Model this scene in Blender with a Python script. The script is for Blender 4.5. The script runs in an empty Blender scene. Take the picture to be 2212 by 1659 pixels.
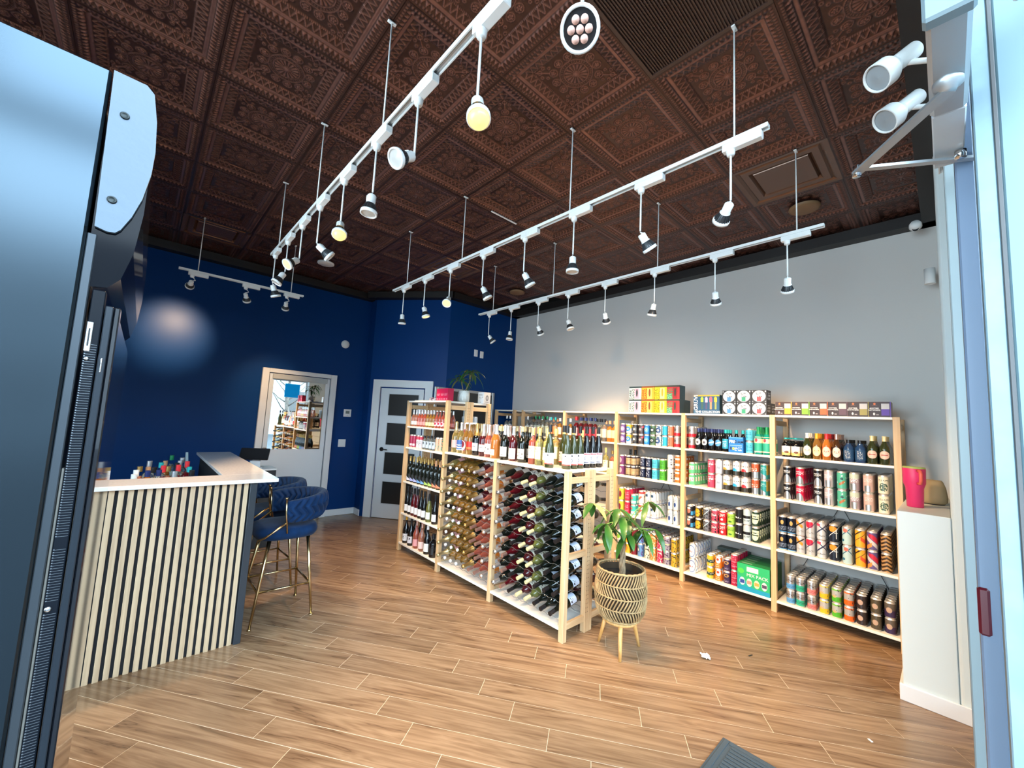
import bpy, math, random
import numpy as np
from mathutils import Vector, Matrix
random.seed(7)
PI = math.pi
SC = bpy.context.scene
C = SC.collection

# ------------------------------------------------------------------ camera, world, exposure
cam_d = bpy.data.cameras.new('camera')
cam_d.sensor_width = 36.0
cam_d.lens = 36.0 * 865.42 / 2212
cam_d.clip_start = 0.02
cam = bpy.data.objects.new('camera', cam_d); C.objects.link(cam)
R_ = ((0.7317659, -0.67956058, 0.05211612), (0.10270246, 0.03435241, -0.99411876), (0.67377361, 0.73281466, 0.09493047))
cm = Matrix.Identity(4)
for i in range(3):
    cm[i][0] = R_[0][i]; cm[i][1] = -R_[1][i]; cm[i][2] = -R_[2][i]
cm[2][3] = 1.59
cam.matrix_world = cm
SC.camera = cam

w = bpy.data.worlds.new('sky'); SC.world = w; w.use_nodes = True
nt = w.node_tree; bg = nt.nodes['Background']
tc = nt.nodes.new('ShaderNodeTexCoord'); sx = nt.nodes.new('ShaderNodeSeparateXYZ')
rp = nt.nodes.new('ShaderNodeValToRGB')
rp.color_ramp.elements[0].position = 0.0; rp.color_ramp.elements[0].color = (0.70, 0.86, 1.0, 1)
rp.color_ramp.elements[1].position = 0.6; rp.color_ramp.elements[1].color = (0.60, 0.81, 1.0, 1)
nt.links.new(tc.outputs['Generated'], sx.inputs[0]); nt.links.new(sx.outputs[2], rp.inputs[0])
nt.links.new(rp.outputs[0], bg.inputs[0]); bg.inputs[1].default_value = 9.0

def portal(name, x0, x1, z0, z1, y):
    l = bpy.data.lights.new(name, 'AREA'); l.shape = 'RECTANGLE'; l.size = x1 - x0; l.size_y = z1 - z0
    l.cycles.is_portal = True
    o = bpy.data.objects.new(name, l); C.objects.link(o)
    o.location = ((x0 + x1) / 2, y, (z0 + z1) / 2); o.rotation_euler = (PI / 2, 0, 0)
portal('window_portal', -2.4, 3.6, 0.0, 3.2, -0.16)
pw = bpy.data.lights.new('added_window_portal', 'AREA'); pw.shape = 'RECTANGLE'; pw.size = 3.2; pw.size_y = 3.0; pw.cycles.is_portal = True
po = bpy.data.objects.new('added_window_portal', pw); C.objects.link(po); po.location = (-2.72, 1.5, 1.75); po.rotation_euler = (PI / 2, 0, -PI / 2)

WARM = (1.0, 0.66, 0.36)
LAMP_W = 66.0
vs = SC.view_settings
vs.view_transform = 'Standard'; vs.look = 'None'; vs.gamma = 1.0; vs.use_curve_mapping = False
vs.exposure = 1.08
SC.cycles.use_denoising = True
SC.cycles.max_bounces = 8; SC.cycles.diffuse_bounces = 4; SC.cycles.glossy_bounces = 4
SC.cycles.transmission_bounces = 6; SC.cycles.transparent_max_bounces = 8
SC.cycles.caustics_reflective = False; SC.cycles.caustics_refractive = False
SC.cycles.sample_clamp_indirect = 6.0

# ------------------------------------------------------------------ materials
def _new(name):
    m = bpy.data.materials.new(name); m.use_nodes = True
    return m, m.node_tree, m.node_tree.nodes['Principled BSDF']
def col(c): return (c[0], c[1], c[2], 1)
def hexc(h):
    f = lambda v: (v / 12.92 if v <= 0.04045 else ((v + .055) / 1.055) ** 2.4)
    return tuple(f(int(h[i:i + 2], 16) / 255) for i in (0, 2, 4))
def mat(name, c, rough=.5, metal=0, spec=.5, emit=None, es=0, trans=0, ior=1.45, sheen=0, coat=0, noise=0, nscale=8, bump=0, bscale=60):
    m, t, p = _new(name)
    if isinstance(c, str): c = hexc(c)
    p.inputs['Base Color'].default_value = col(c); p.inputs['Roughness'].default_value = rough
    p.inputs['Metallic'].default_value = metal; p.inputs['Specular IOR Level'].default_value = spec
    p.inputs['IOR'].default_value = ior; p.inputs['Transmission Weight'].default_value = trans
    p.inputs['Sheen Weight'].default_value = sheen; p.inputs['Coat Weight'].default_value = coat
    if emit: p.inputs['Emission Color'].default_value = col(emit); p.inputs['Emission Strength'].default_value = es
    if noise or bump:
        g = t.nodes.new('ShaderNodeTexCoord')
        if noise:
            n = t.nodes.new('ShaderNodeTexNoise'); n.inputs['Scale'].default_value = nscale; n.inputs['Detail'].default_value = 5
            t.links.new(g.outputs['Object'], n.inputs['Vector'])
            mr = t.nodes.new('ShaderNodeMapRange'); mr.inputs[1].default_value = .3; mr.inputs[2].default_value = .7
            mr.inputs[3].default_value = 1 - noise; mr.inputs[4].default_value = 1 + noise; t.links.new(n.outputs[0], mr.inputs[0])
            sc_ = t.nodes.new('ShaderNodeVectorMath'); sc_.operation = 'SCALE'; sc_.inputs[0].default_value = c[:3]
            t.links.new(mr.outputs[0], sc_.inputs['Scale']); t.links.new(sc_.outputs[0], p.inputs['Base Color'])
        if bump:
            n2 = t.nodes.new('ShaderNodeTexNoise'); n2.inputs['Scale'].default_value = bscale; n2.inputs['Detail'].default_value = 3
            b = t.nodes.new('ShaderNodeBump'); b.inputs['Strength'].default_value = bump; b.inputs['Distance'].default_value = .004
            t.links.new(g.outputs['Object'], n2.inputs['Vector']); t.links.new(n2.outputs[0], b.inputs['Height'])
            t.links.new(b.outputs[0], p.inputs['Normal'])
    return m

def wood(name, c1, c2, axis=2, fine=38, rough=.5, knots=True):
    m, t, p = _new(name)
    g = t.nodes.new('ShaderNodeTexCoord'); mp = t.nodes.new('ShaderNodeMapping')
    oi = t.nodes.new('ShaderNodeObjectInfo')
    s = [fine, fine, fine]; s[axis] = 1.6
    mp.inputs['Scale'].default_value = s
    t.links.new(g.outputs['Object'], mp.inputs['Vector'])
    va = t.nodes.new('ShaderNodeVectorMath'); va.operation = 'ADD'
    sc = t.nodes.new('ShaderNodeVectorMath'); sc.operation = 'SCALE'; sc.inputs['Scale'].default_value = 31
    t.links.new(oi.outputs['Random'], sc.inputs[0]); t.links.new(mp.outputs[0], va.inputs[0]); t.links.new(sc.outputs[0], va.inputs[1])
    n = t.nodes.new('ShaderNodeTexNoise'); n.inputs['Scale'].default_value = 1; n.inputs['Detail'].default_value = 4; n.inputs['Distortion'].default_value = .6
    t.links.new(va.outputs[0], n.inputs['Vector'])
    r = t.nodes.new('ShaderNodeValToRGB'); r.color_ramp.elements[0].position = .35; r.color_ramp.elements[1].position = .65
    r.color_ramp.elements[0].color = col(c1); r.color_ramp.elements[1].color = col(c2)
    t.links.new(n.outputs[0], r.inputs[0]); out = r.outputs[0]
    if knots:
        mk = t.nodes.new('ShaderNodeMapping'); s2 = [14, 14, 14]; s2[axis] = 5; mk.inputs['Scale'].default_value = s2
        t.links.new(g.outputs['Object'], mk.inputs['Vector'])
        v = t.nodes.new('ShaderNodeTexVoronoi'); v.inputs['Scale'].default_value = .55
        t.links.new(mk.outputs[0], v.inputs['Vector'])
        lt = t.nodes.new('ShaderNodeMapRange'); lt.inputs[1].default_value = .07; lt.inputs[2].default_value = .15
        lt.inputs[3].default_value = 1; lt.inputs[4].default_value = 0
        t.links.new(v.outputs['Distance'], lt.inputs[0])
        mx = t.nodes.new('ShaderNodeMixRGB'); mx.inputs[2].default_value = (.28, .13, .05, 1)
        t.links.new(lt.outputs[0], mx.inputs[0]); t.links.new(out, mx.inputs[1]); out = mx.outputs[0]
    t.links.new(out, p.inputs['Base Color']); p.inputs['Roughness'].default_value = rough
    return m

PINE = wood('pine', hexc('C6A277'), hexc('DABB91'), 2)
PINEX = wood('pine_cross', hexc('C6A277'), hexc('DABB91'), 0, knots=False)
WHITE = mat('white_paint', 'EDEDEB', .45)
TRIM = mat('trim_white', 'E6E7E8', .35)
TRACKW = mat('track_white', 'E9EAE8', .3)
BLACK = mat('black_plastic', (.012, .012, .014), .35)
GLOSSBLACK = mat('gloss_black', (.006, .007, .01), .08, coat=.5)
DARKPANE = mat('dark_pane', (.028, .027, .026), .25)
BLUEWALL = mat('blue_paint', (.0022, .038, .165), .36, spec=.14, bump=.06, bscale=220)
GREYWALL = mat('grey_paint', (.60, .575, .545), .6, bump=.08, bscale=180)
PALEWALL = mat('pale_wall', 'D9E0DF', .5, bump=.05, bscale=200)
CHROME = mat('chrome', (.75, .76, .78), .15, 1)
ALU = mat('brushed_aluminium', (.46, .49, .51), .42, .8)
ALUW = mat('anodised_white', (.62, .70, .76), .35, .15)
GOLD = mat('brass', (.56, .42, .23), .2, 1)
VELVET = mat('blue_velvet', (.003, .022, .075), .85, spec=.2, sheen=.06, noise=.25, nscale=14)
COPPERTRIM = mat('dark_trim', (.018, .012, .010), .4)
FOILS = {k: mat('foil_' + k, c, .28, .85 if k in ('gold', 'silver', 'rose', 'champagne') else .1) for k, c in dict(gold=(.60, .40, .14), silver=(.72, .73, .75), rose=(.72, .48, .42), black=(.012, .012, .014),
    yellow=(.78, .56, .20), cream=(.70, .62, .34), white=(.85, .85, .85), champagne=(.55, .47, .27), red=(.6, .03, .04), copper=(.55, .30, .16), navy=(.02, .03, .12), green=(.01, .22, .08), mustard=(.72, .36, .03), brown=(.16, .09, .05), tan=(.62, .45, .24), teal=(.02, .35, .38)).items()}
def glass_mat(name, c, dens=1, trans=0.0, rough=.04):
    return mat(name, c, rough, 0, .6, trans=trans, ior=1.4, coat=.3)
GL = dict(dark=glass_mat('glass_dark', (.006, .008, .006)), green=glass_mat('glass_green', (.03, .04, .012), trans=.15),
    black=glass_mat('glass_black', (.004, .004, .005)), brown=glass_mat('glass_brown', (.06, .025, .008), trans=.2),
    rose=glass_mat('wine_rose', (.85, .33, .20), trans=.75), pinkwine=glass_mat('wine_pink', (.50, .11, .07), trans=.5),
    amber=glass_mat('wine_amber', (.34, .17, .035), trans=.45), olive=glass_mat('wine_olive', (.26, .20, .06), trans=.4),
    white=glass_mat('wine_white', (.86, .80, .30), trans=.8), orange=glass_mat('wine_orange', (.90, .30, .05), trans=.6),
    clear=glass_mat('glass_clear', (.80, .88, .86), trans=.9), purple=glass_mat('wine_purple', (.07, .008, .012), trans=.15),
    red=glass_mat('wine_red', (.09, .004, .008), trans=.2), greenclear=glass_mat('wine_green', (.20, .22, .06), trans=.45), blue=glass_mat('glass_blue', (.02, .06, .16), trans=.2),
    teal=glass_mat('glass_teal', (.01, .30, .24), trans=.2))

_lm = {}
def label_mat(key, base, layers=(), rough=.4, metal=0.0):
    """flat print on a surface: base colour and a list of printed shapes in its own UV space"""
    if key in _lm: return _lm[key]
    m, t, p = _new('print_' + key)
    N, L = t.nodes, t.links
    uv = N.new('ShaderNodeTexCoord'); sp = N.new('ShaderNodeSeparateXYZ'); L.new(uv.outputs['UV'], sp.inputs[0])
    u, v = sp.outputs[0], sp.outputs[1]
    def M(op, a, b=None, c=None):
        n = N.new('ShaderNodeMath'); n.operation = op
        for i, x in enumerate((a, b, c)):
            if x is None: continue
            if isinstance(x, (int, float)): n.inputs[i].default_value = x
            else: L.new(x, n.inputs[i])
        return n.outputs[0]
    def rect(a, b, c, d):
        return M('MULTIPLY', M('COMPARE', u, (a + b) / 2, abs(b - a) / 2), M('COMPARE', v, (c + d) / 2, abs(d - c) / 2))
    C_ = lambda c: col(hexc(c)) if isinstance(c, str) else col(c)
    cur = N.new('ShaderNodeRGB'); cur.outputs[0].default_value = C_(base); cur = cur.outputs[0]
    met = metal
    for ly in layers:
        k = ly[0]; c = ly[-1]; lm = 0.0
        if isinstance(c, tuple) and len(c) == 4: lm = c[3]; c = c[:3]
        if k == 'r': mk = rect(*ly[1:5])
        elif k == 'e':
            mp = N.new('ShaderNodeMapping'); mp.vector_type = 'TEXTURE'
            mp.inputs['Location'].default_value = (ly[1], ly[2], 0); mp.inputs['Scale'].default_value = (ly[3], ly[4], 1)
            L.new(uv.outputs['UV'], mp.inputs[0]); ln = N.new('ShaderNodeVectorMath'); ln.operation = 'LENGTH'
            L.new(mp.outputs[0], ln.inputs[0]); mk = M('LESS_THAN', ln.outputs['Value'], 1.0)
        elif k == 'd':      # diagonal band  |v - k*u - c0| < w
            mk = M('COMPARE', M('MULTIPLY_ADD', u, -ly[1], v), ly[2], ly[3])
        elif k == 'dr':     # diagonal band inside a rectangle
            mk = M('MULTIPLY', M('COMPARE', M('MULTIPLY_ADD', u, -ly[1], v), ly[2], ly[3]), rect(*ly[4:8]))
        elif k in 'tn':
            mp = N.new('ShaderNodeMapping'); mp.inputs['Scale'].default_value = (ly[5] if k == 't' else ly[1], (ly[6] if k == 't' else ly[2]), 1)
            L.new(uv.outputs['UV'], mp.inputs[0]); nz = N.new('ShaderNodeTexNoise'); nz.inputs['Scale'].default_value = 1; nz.inputs['Detail'].default_value = 2
            L.new(mp.outputs[0], nz.inputs[0])
            if k == 't':
                mk = M('MULTIPLY', M('GREATER_THAN', nz.outputs[0], .48), rect(*ly[1:5]))
                mk = M('MULTIPLY', mk, M('LESS_THAN', M('FRACT', M('MULTIPLY', v, ly[6])), .62))
            else: mk = M('GREATER_THAN', nz.outputs[0], ly[3])
        elif k == 'z':
            zz = M('ABSOLUTE', M('SUBTRACT', M('FRACT', M('MULTIPLY', u, ly[1])), .5))
            mk = M('LESS_THAN', M('FRACT', M('MULTIPLY_ADD', zz, ly[3], M('MULTIPLY', v, ly[2]))), .5)
        mx = N.new('ShaderNodeMixRGB'); L.new(mk, mx.inputs[0]); L.new(cur, mx.inputs[1]); mx.inputs[2].default_value = C_(c); cur = mx.outputs[0]
        if metal or lm:
            met = M('ADD', M('MULTIPLY', met, M('SUBTRACT', 1.0, mk)), M('MULTIPLY', mk, lm))
    L.new(cur, p.inputs['Base Color']); p.inputs['Roughness'].default_value = rough
    if isinstance(met, float): p.inputs['Metallic'].default_value = met
    elif not isinstance(met, int): L.new(met, p.inputs['Metallic'])
    _lm[key] = m
    return m

# ------------------------------------------------------------------ mesh building
class MB:
    def __init__(s): s.v = []; s.f = []; s.m = []; s.s = []; s.uv = {}
    def add(s, vs_, fs, mi=0, smooth=False, uvs=None):
        o = len(s.v); s.v += [tuple(x) for x in vs_]
        for k, f in enumerate(fs):
            if uvs is not None: s.uv[len(s.f)] = uvs[k]
            s.f.append(tuple(o + i for i in f)); s.m.append(mi); s.s.append(smooth)
        return s
    def box(s, x0, x1, y0, y1, z0, z1, mi=0, front=None, bev=0):
        if bev:
            return s.bbox(x0, x1, y0, y1, z0, z1, bev, mi)
        v = [(x, y, z) for z in (z0, z1) for y in (y0, y1) for x in (x0, x1)]
        f = [(0, 2, 3, 1), (4, 5, 7, 6), (0, 1, 5, 4), (2, 6, 7, 3), (0, 4, 6, 2), (1, 3, 7, 5)]
        return s.add(v, f, mi)
    def bbox(s, x0, x1, y0, y1, z0, z1, b, mi=0):
        c = ((x0 + x1) / 2, (y0 + y1) / 2, (z0 + z1) / 2); h = [abs(x1 - x0) / 2, abs(y1 - y0) / 2, abs(z1 - z0) / 2]
        b = min(b, min(h) * .95)
        P = []; idx = {}
        for sx_ in (-1, 1):
            for sy in (-1, 1):
                for sz in (-1, 1):
                    for a in range(3):
                        q = [sx_ * (h[0] - b), sy * (h[1] - b), sz * (h[2] - b)]; q[a] = (sx_, sy, sz)[a] * h[a]
                        idx[(sx_, sy, sz, a)] = len(P); P.append((c[0] + q[0], c[1] + q[1], c[2] + q[2]))
        F = []
        for a in range(3):
            o = [i for i in range(3) if i != a]
            for sg in (-1, 1):
                q = []
                for (i, j) in ((-1, -1), (1, -1), (1, 1), (-1, 1)):
                    k = [0, 0, 0]; k[a] = sg; k[o[0]] = i; k[o[1]] = j; q.append(idx[(*k, a)])
                F.append(q if (sg > 0) != (a == 1) else q[::-1])
        for a in range(3):          # edges along axis a
            o = [i for i in range(3) if i != a]
            for i in (-1, 1):
                for j in (-1, 1):
                    k0 = [0, 0, 0]; k0[o[0]] = i; k0[o[1]] = j; k0[a] = -1; k1 = list(k0); k1[a] = 1
                    q = [idx[(*k0, o[0])], idx[(*k1, o[0])], idx[(*k1, o[1])], idx[(*k0, o[1])]]
                    F.append(q if (i * j > 0) != (a == 1) else q[::-1])
        for sx_ in (-1, 1):
            for sy in (-1, 1):
                for sz in (-1, 1):
                    q = [idx[(sx_, sy, sz, a)] for a in range(3)]
                    F.append(q if sx_ * sy * sz > 0 else q[::-1])
        return s.add(P, F, mi)
    def lathe(s, segs, n=16, mi=0, smooth=True, cx=0, cy=0, mis=None, sx_=1, sy_=1):
        """segs: list of profiles [(r,z),...]; separate profiles keep sharp edges"""
        for k, pr in enumerate(segs):
            vs_ = []; us = []
            for (r, z) in pr:
                for i in range(n + 1):
                    a = 2 * PI * i / n
                    vs_.append((cx + sx_ * r * math.cos(a), cy + sy_ * r * math.sin(a), z))
            fs = []; uvs = []
            z0, z1 = pr[0][1], pr[-1][1]
            for j in range(len(pr) - 1):
                for i in range(n):
                    a = j * (n + 1) + i
                    fs.append((a, a + 1, a + n + 2, a + n + 1))
                    v0 = (pr[j][1] - z0) / ((z1 - z0) or 1); v1 = (pr[j + 1][1] - z0) / ((z1 - z0) or 1)
                    # front of the print (u = .5) looks along -X
                    uvs.append([(i / n, v0), ((i + 1) / n, v0), ((i + 1) / n, v1), (i / n, v1)])
            s.add(vs_, fs, (mis[k] if mis else mi), smooth, uvs)
        return s
    def tube(s, pts, r, n=8, mi=0, cap=True, radii=None):
        P = [Vector(p) for p in pts]; N = len(P); rings = []
        up = Vector((0, 0, 1)); prev = None
        for i in range(N):
            d = (P[min(i + 1, N - 1)] - P[max(i - 1, 0)]).normalized()
            if prev is None:
                a = d.cross(up)
                if a.length < 1e-3: a = d.cross(Vector((1, 0, 0)))
                a.normalize()
            else:
                a = (prev - d * prev.dot(d)).normalized()
            prev = a; b = d.cross(a); rr = radii[i] if radii else r
            rings.append([P[i] + (a * math.cos(2 * PI * k / n) + b * math.sin(2 * PI * k / n)) * rr for k in range(n)])
        vs_ = [v for rg in rings for v in rg]; fs = []
        for i in range(N - 1):
            for k in range(n):
                fs.append((i * n + k, (i + 1) * n + k, (i + 1) * n + (k + 1) % n, i * n + (k + 1) % n))
        if cap: fs.append(tuple(range(n))); fs.append(tuple((N - 1) * n + k for k in reversed(range(n))))
        return s.add(vs_, fs, mi, True)
    def mesh(s, name, mats, recalc=True):
        me = bpy.data.meshes.new(name); me.from_pydata(s.v, [], s.f)
        for m in (mats if isinstance(mats, (list, tuple)) else [mats]): me.materials.append(m)
        me.polygons.foreach_set('material_index', s.m); me.polygons.foreach_set('use_smooth', s.s)
        if s.uv:
            ul = me.uv_layers.new(name='UVMap'); 
            for p in me.polygons:
                q = s.uv.get(p.index)
                if q:
                    for k, li in enumerate(p.loop_indices): ul.data[li].uv = q[k]
        if recalc:
            import bmesh
            b = bmesh.new(); b.from_mesh(me); bmesh.ops.recalc_face_normals(b, faces=b.faces); b.to_mesh(me); b.free()
        me.update()
        return me

def link(name, data, parent=None, loc=None, rot=None):
    o = bpy.data.objects.new(name, data); C.objects.link(o)
    if parent is not None: o.parent = parent
    if loc is not None: o.location = loc
    if rot is not None: o.rotation_euler = rot
    return o
def build(mb, name, mats, parent=None, loc=None, rot=None): return link(name, mb.mesh(name, mats), parent, loc, rot)
def tag(o, label, cat, group=None):
    o['label'] = label; o['category'] = cat
    if group: o['group'] = group
    return o
def thing(name, label, cat, loc=(0, 0, 0), rotz=0, group=None):
    return tag(link(name, None, None, loc, (0, 0, rotz)), label, cat, group)
def struct(mb, name, mats, **k):
    o = build(mb, name, mats, **k); o['kind'] = 'structure'; return o
def B(*a, **k): return MB().box(*a, **k)
def dup(root, loc=None, rot=None, label=None, group=None, scale=None):
    r = root.copy(); C.objects.link(r)
    if loc is not None: r.location = loc
    if rot is not None: r.rotation_euler = rot
    if scale is not None: r.scale = scale
    if label: r['label'] = label
    if group: r['group'] = group
    for ch in list(root.children):
        c = ch.copy(); C.objects.link(c); c.parent = r
        for g in list(ch.children):
            d = g.copy(); C.objects.link(d); d.parent = c
    return r
_tx = {}
def text_mesh(s, size, depth=.0008, bold=0, align='CENTER', wrap=None):
    k = (s, size, wrap, align)
    if k in _tx: return _tx[k]
    cu = bpy.data.curves.new('text', 'FONT'); cu.body = s; cu.size = size; cu.extrude = 0 if wrap else depth / 2; cu.align_x = align; cu.align_y = 'CENTER'
    cu.resolution_u = 2; cu.offset = bold
    o = bpy.data.objects.new('text', cu); C.objects.link(o)
    bpy.context.view_layer.update()
    me = bpy.data.meshes.new_from_object(o.evaluated_get(bpy.context.evaluated_depsgraph_get()))
    bpy.data.objects.remove(o)
    if wrap:            # bend flat letters round a can of radius `wrap`; front looks along -X
        for v in me.vertices:
            x, y, z = v.co; a = x / wrap
            v.co = (-(wrap + .0006) * math.cos(a), -(wrap + .0006) * math.sin(a), y)
    _tx[k] = me
    return me
def lettering(parent, s, size, at, m, facing='-X', name='lettering', bold=0, roll=0):
    me = text_mesh(s, size, bold=bold).copy()
    me.materials.clear(); me.materials.append(m)
    o = link(name, me, parent)
    if facing == '-X': M3 = Matrix(((0, 0, -1), (-1, 0, 0), (0, 1, 0)))
    elif facing == '-Y': M3 = Matrix(((1, 0, 0), (0, 0, -1), (0, 1, 0)))
    o.matrix_local = Matrix.Translation(at) @ M3.to_4x4() @ Matrix.Rotation(roll, 4, 'Z')
    return o

# ------------------------------------------------------------------ room shell
ZC = 3.59; ZW = 3.49; XG = 4.93; YB = 6.55; G = .6096
XL = -2.6; DD = Vector((.7836, -1.016, 0)).normalized(); DN = Vector((-DD.y, DD.x, 0)) * -1     # diagonal wall: along, and into the room
P0 = Vector((2.70, 6.34, 0)); LD = 1.283

def floor_mat():
    m, t, p = _new('wood_look_tile'); N, L = t.nodes, t.links
    g = N.new('ShaderNodeTexCoord'); oi = N.new('ShaderNodeObjectInfo')
    sc = N.new('ShaderNodeVectorMath'); sc.operation = 'SCALE'; sc.inputs['Scale'].default_value = 57
    L.new(oi.outputs['Random'], sc.inputs[0])
    ad = N.new('ShaderNodeVectorMath'); ad.operation = 'ADD'; L.new(g.outputs['Object'], ad.inputs[0]); L.new(sc.outputs[0], ad.inputs[1])
    def noise(s, d, dist, rough=.55):
        mp = N.new('ShaderNodeMapping'); mp.inputs['Scale'].default_value = s; L.new(ad.outputs[0], mp.inputs[0])
        n = N.new('ShaderNodeTexNoise'); n.inputs['Scale'].default_value = 1; n.inputs['Detail'].default_value = d; n.inputs['Distortion'].default_value = dist; n.inputs['Roughness'].default_value = rough
        L.new(mp.outputs[0], n.inputs[0]); return n.outputs[0]
    a = noise((1.3, 12, 1), 3, .9); b = noise((2.2, 62, 1), 5, .6); 
    mp = N.new('ShaderNodeMath'); mp.operation = 'MULTIPLY'; mp.inputs[1].default_value = 6; L.new(a, mp.inputs[0])
    fr = N.new('ShaderNodeMath'); fr.operation = 'PINGPONG'; fr.inputs[1].default_value = 1; L.new(mp.outputs[0], fr.inputs[0])
    r = N.new('ShaderNodeValToRGB'); e = r.color_ramp.elements
    e[0].position = 0; e[0].color = col(hexc('66503A')); e[1].position = .10; e[1].color = col(hexc('7E634A'))
    x = e.new(.5); x.color = col(hexc('8C7156')); x = e.new(1); x.color = col(hexc('997D61'))
    L.new(fr.outputs[0], r.inputs[0])
    mx = N.new('ShaderNodeMixRGB'); mx.blend_type = 'MULTIPLY'; mx.inputs[0].default_value = .62
    r2 = N.new('ShaderNodeValToRGB'); r2.color_ramp.elements[0].position = .3; r2.color_ramp.elements[0].color = (.5, .42, .36, 1); r2.color_ramp.elements[1].position = .6; r2.color_ramp.elements[1].color = (1, 1, 1, 1)
    L.new(b, r2.inputs[0]); L.new(r.outputs[0], mx.inputs[1]); L.new(r2.outputs[0], mx.inputs[2])
    hv = N.new('ShaderNodeHueSaturation'); ma = N.new('ShaderNodeMapRange'); ma.inputs[3].default_value = .86; ma.inputs[4].default_value = 1.1
    L.new(oi.outputs['Random'], ma.inputs[0]); L.new(ma.outputs[0], hv.inputs['Value']); L.new(mx.outputs[0], hv.inputs['Color'])
    L.new(hv.outputs[0], p.inputs['Base Color']); p.inputs['Roughness'].default_value = .24; p.inputs['Specular IOR Level'].default_value = .5
    bp = N.new('ShaderNodeBump'); bp.inputs['Strength'].default_value = .08; bp.inputs['Distance'].default_value = .002; L.new(b, bp.inputs['Height']); L.new(bp.outputs[0], p.inputs['Normal'])
    return m
TILE = floor_mat()
GROUT = mat('grout', hexc('DCCBB0'), .8)
floor = struct(B(XL, XG, -.35, YB, -.12, -.0012), 'floor', GROUT)
PW, PL = .1502, .9135
fn = Vector((math.cos(math.radians(35.8)), math.sin(math.radians(35.8)))); fd = Vector((fn.y, -fn.x))
def proj(p):
    d = Vector(p) - Vector((0, 0, 1.59)); c = [sum(R_[i][j] * d[j] for j in range(3)) for i in range(3)]
    if c[2] < .05: return None
    return 1106 + 865.4 * c[0] / c[2], 829.5 + 865.4 * c[1] / c[2]
def clip(poly, ax, v, keep_less):
    out = []
    for i in range(len(poly)):
        a, b = poly[i], poly[(i + 1) % len(poly)]
        ia = (a[ax] <= v) == keep_less or a[ax] == v; ib = (b[ax] <= v) == keep_less or b[ax] == v
        if ia: out.append(a)
        if ia != ib:
            t = (v - a[ax]) / (b[ax] - a[ax]); out.append((a[0] + t * (b[0] - a[0]), a[1] + t * (b[1] - a[1])))
    return out
pl = []
for i in range(-32, 50):
    uc = 2.353 + i * PW; v0 = .527 - .2155 * i
    v0 -= round(v0 / PL) * PL
    for k in range(-11, 12):
        va = v0 + (k - 1) * PL; vc = va + PL / 2
        cx, cy = (fn * uc + fd * vc)
        if cx < XL - .5 or cx > XG + .5 or cy < -.8 or cy > YB + .5: continue
        dd = Vector((cx - P0.x, cy - P0.y))
        if dd.dot(Vector((DN.x, DN.y))) < -.5 and cx > 2.2: continue
        if cx > 3.4 and cy > 5.9: continue
        g_ = .0013
        poly = [fn * (uc + sa * (PW / 2 - g_)) + fd * (vc + sb * (PL / 2 - g_)) for sa, sb in ((-1, -1), (-1, 1), (1, 1), (1, -1))]
        poly = [(p.x, p.y) for p in poly]
        full = all(XL < p[0] < XG and -.35 < p[1] < YB for p in poly)
        if not full:
            for ax, v, kl in ((0, XG, True), (0, XL, False), (1, YB, True), (1, -.35, False)):
                poly = clip(poly, ax, v, kl)
                if len(poly) < 3: break
            if len(poly) < 3: continue
        vis = 0
        for p in poly + [(cx, cy)]:
            q = proj((p[0], p[1], 0))
            if q and -20 < q[0] < 2232 and q[1] < 1680: vis = 1
        pl.append((0 if vis else 1, math.hypot(cx, cy), cx, cy, poly, full))
pl.sort(key=lambda x: (x[0], x[1]))
ang = math.atan2(fd.y, fd.x)
plank0 = MB().bbox(-PL / 2 + .0013, PL / 2 - .0013, -PW / 2 + .0013, PW / 2 - .0013, -.009, 0, .0006).mesh('floor_tile', TILE)
rest = MB()
for n, (vis, dist, cx, cy, poly, full) in enumerate(pl):
    if n < 300:
        if full: link('floor_tile', plank0, floor, (cx, cy, 0), (0, 0, ang))
        else:
            ca, sa = math.cos(-ang), math.sin(-ang)
            q = [((p[0] - cx) * ca - (p[1] - cy) * sa, (p[0] - cx) * sa + (p[1] - cy) * ca) for p in poly]; k = len(q)
            mb = MB().add([(a, b, 0) for a, b in q] + [(a, b, -.009) for a, b in q], [tuple(range(k))] + [(i, (i + 1) % k, k + (i + 1) % k, k + i) for i in range(k)])
            link('floor_tile', mb.mesh('floor_tile', TILE), floor, (cx, cy, 0), (0, 0, ang))
    else:
        k = len(poly); rest.add([(a, b, 0) for a, b in poly] + [(a, b, -.009) for a, b in poly], [tuple(range(k))] + [(i, (i + 1) % k, k + (i + 1) % k, k + i) for i in range(k)])
if rest.f:
    o = build(rest, 'floor_tiles_remaining', TILE, floor); o['kind'] = 'stuff'

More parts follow.
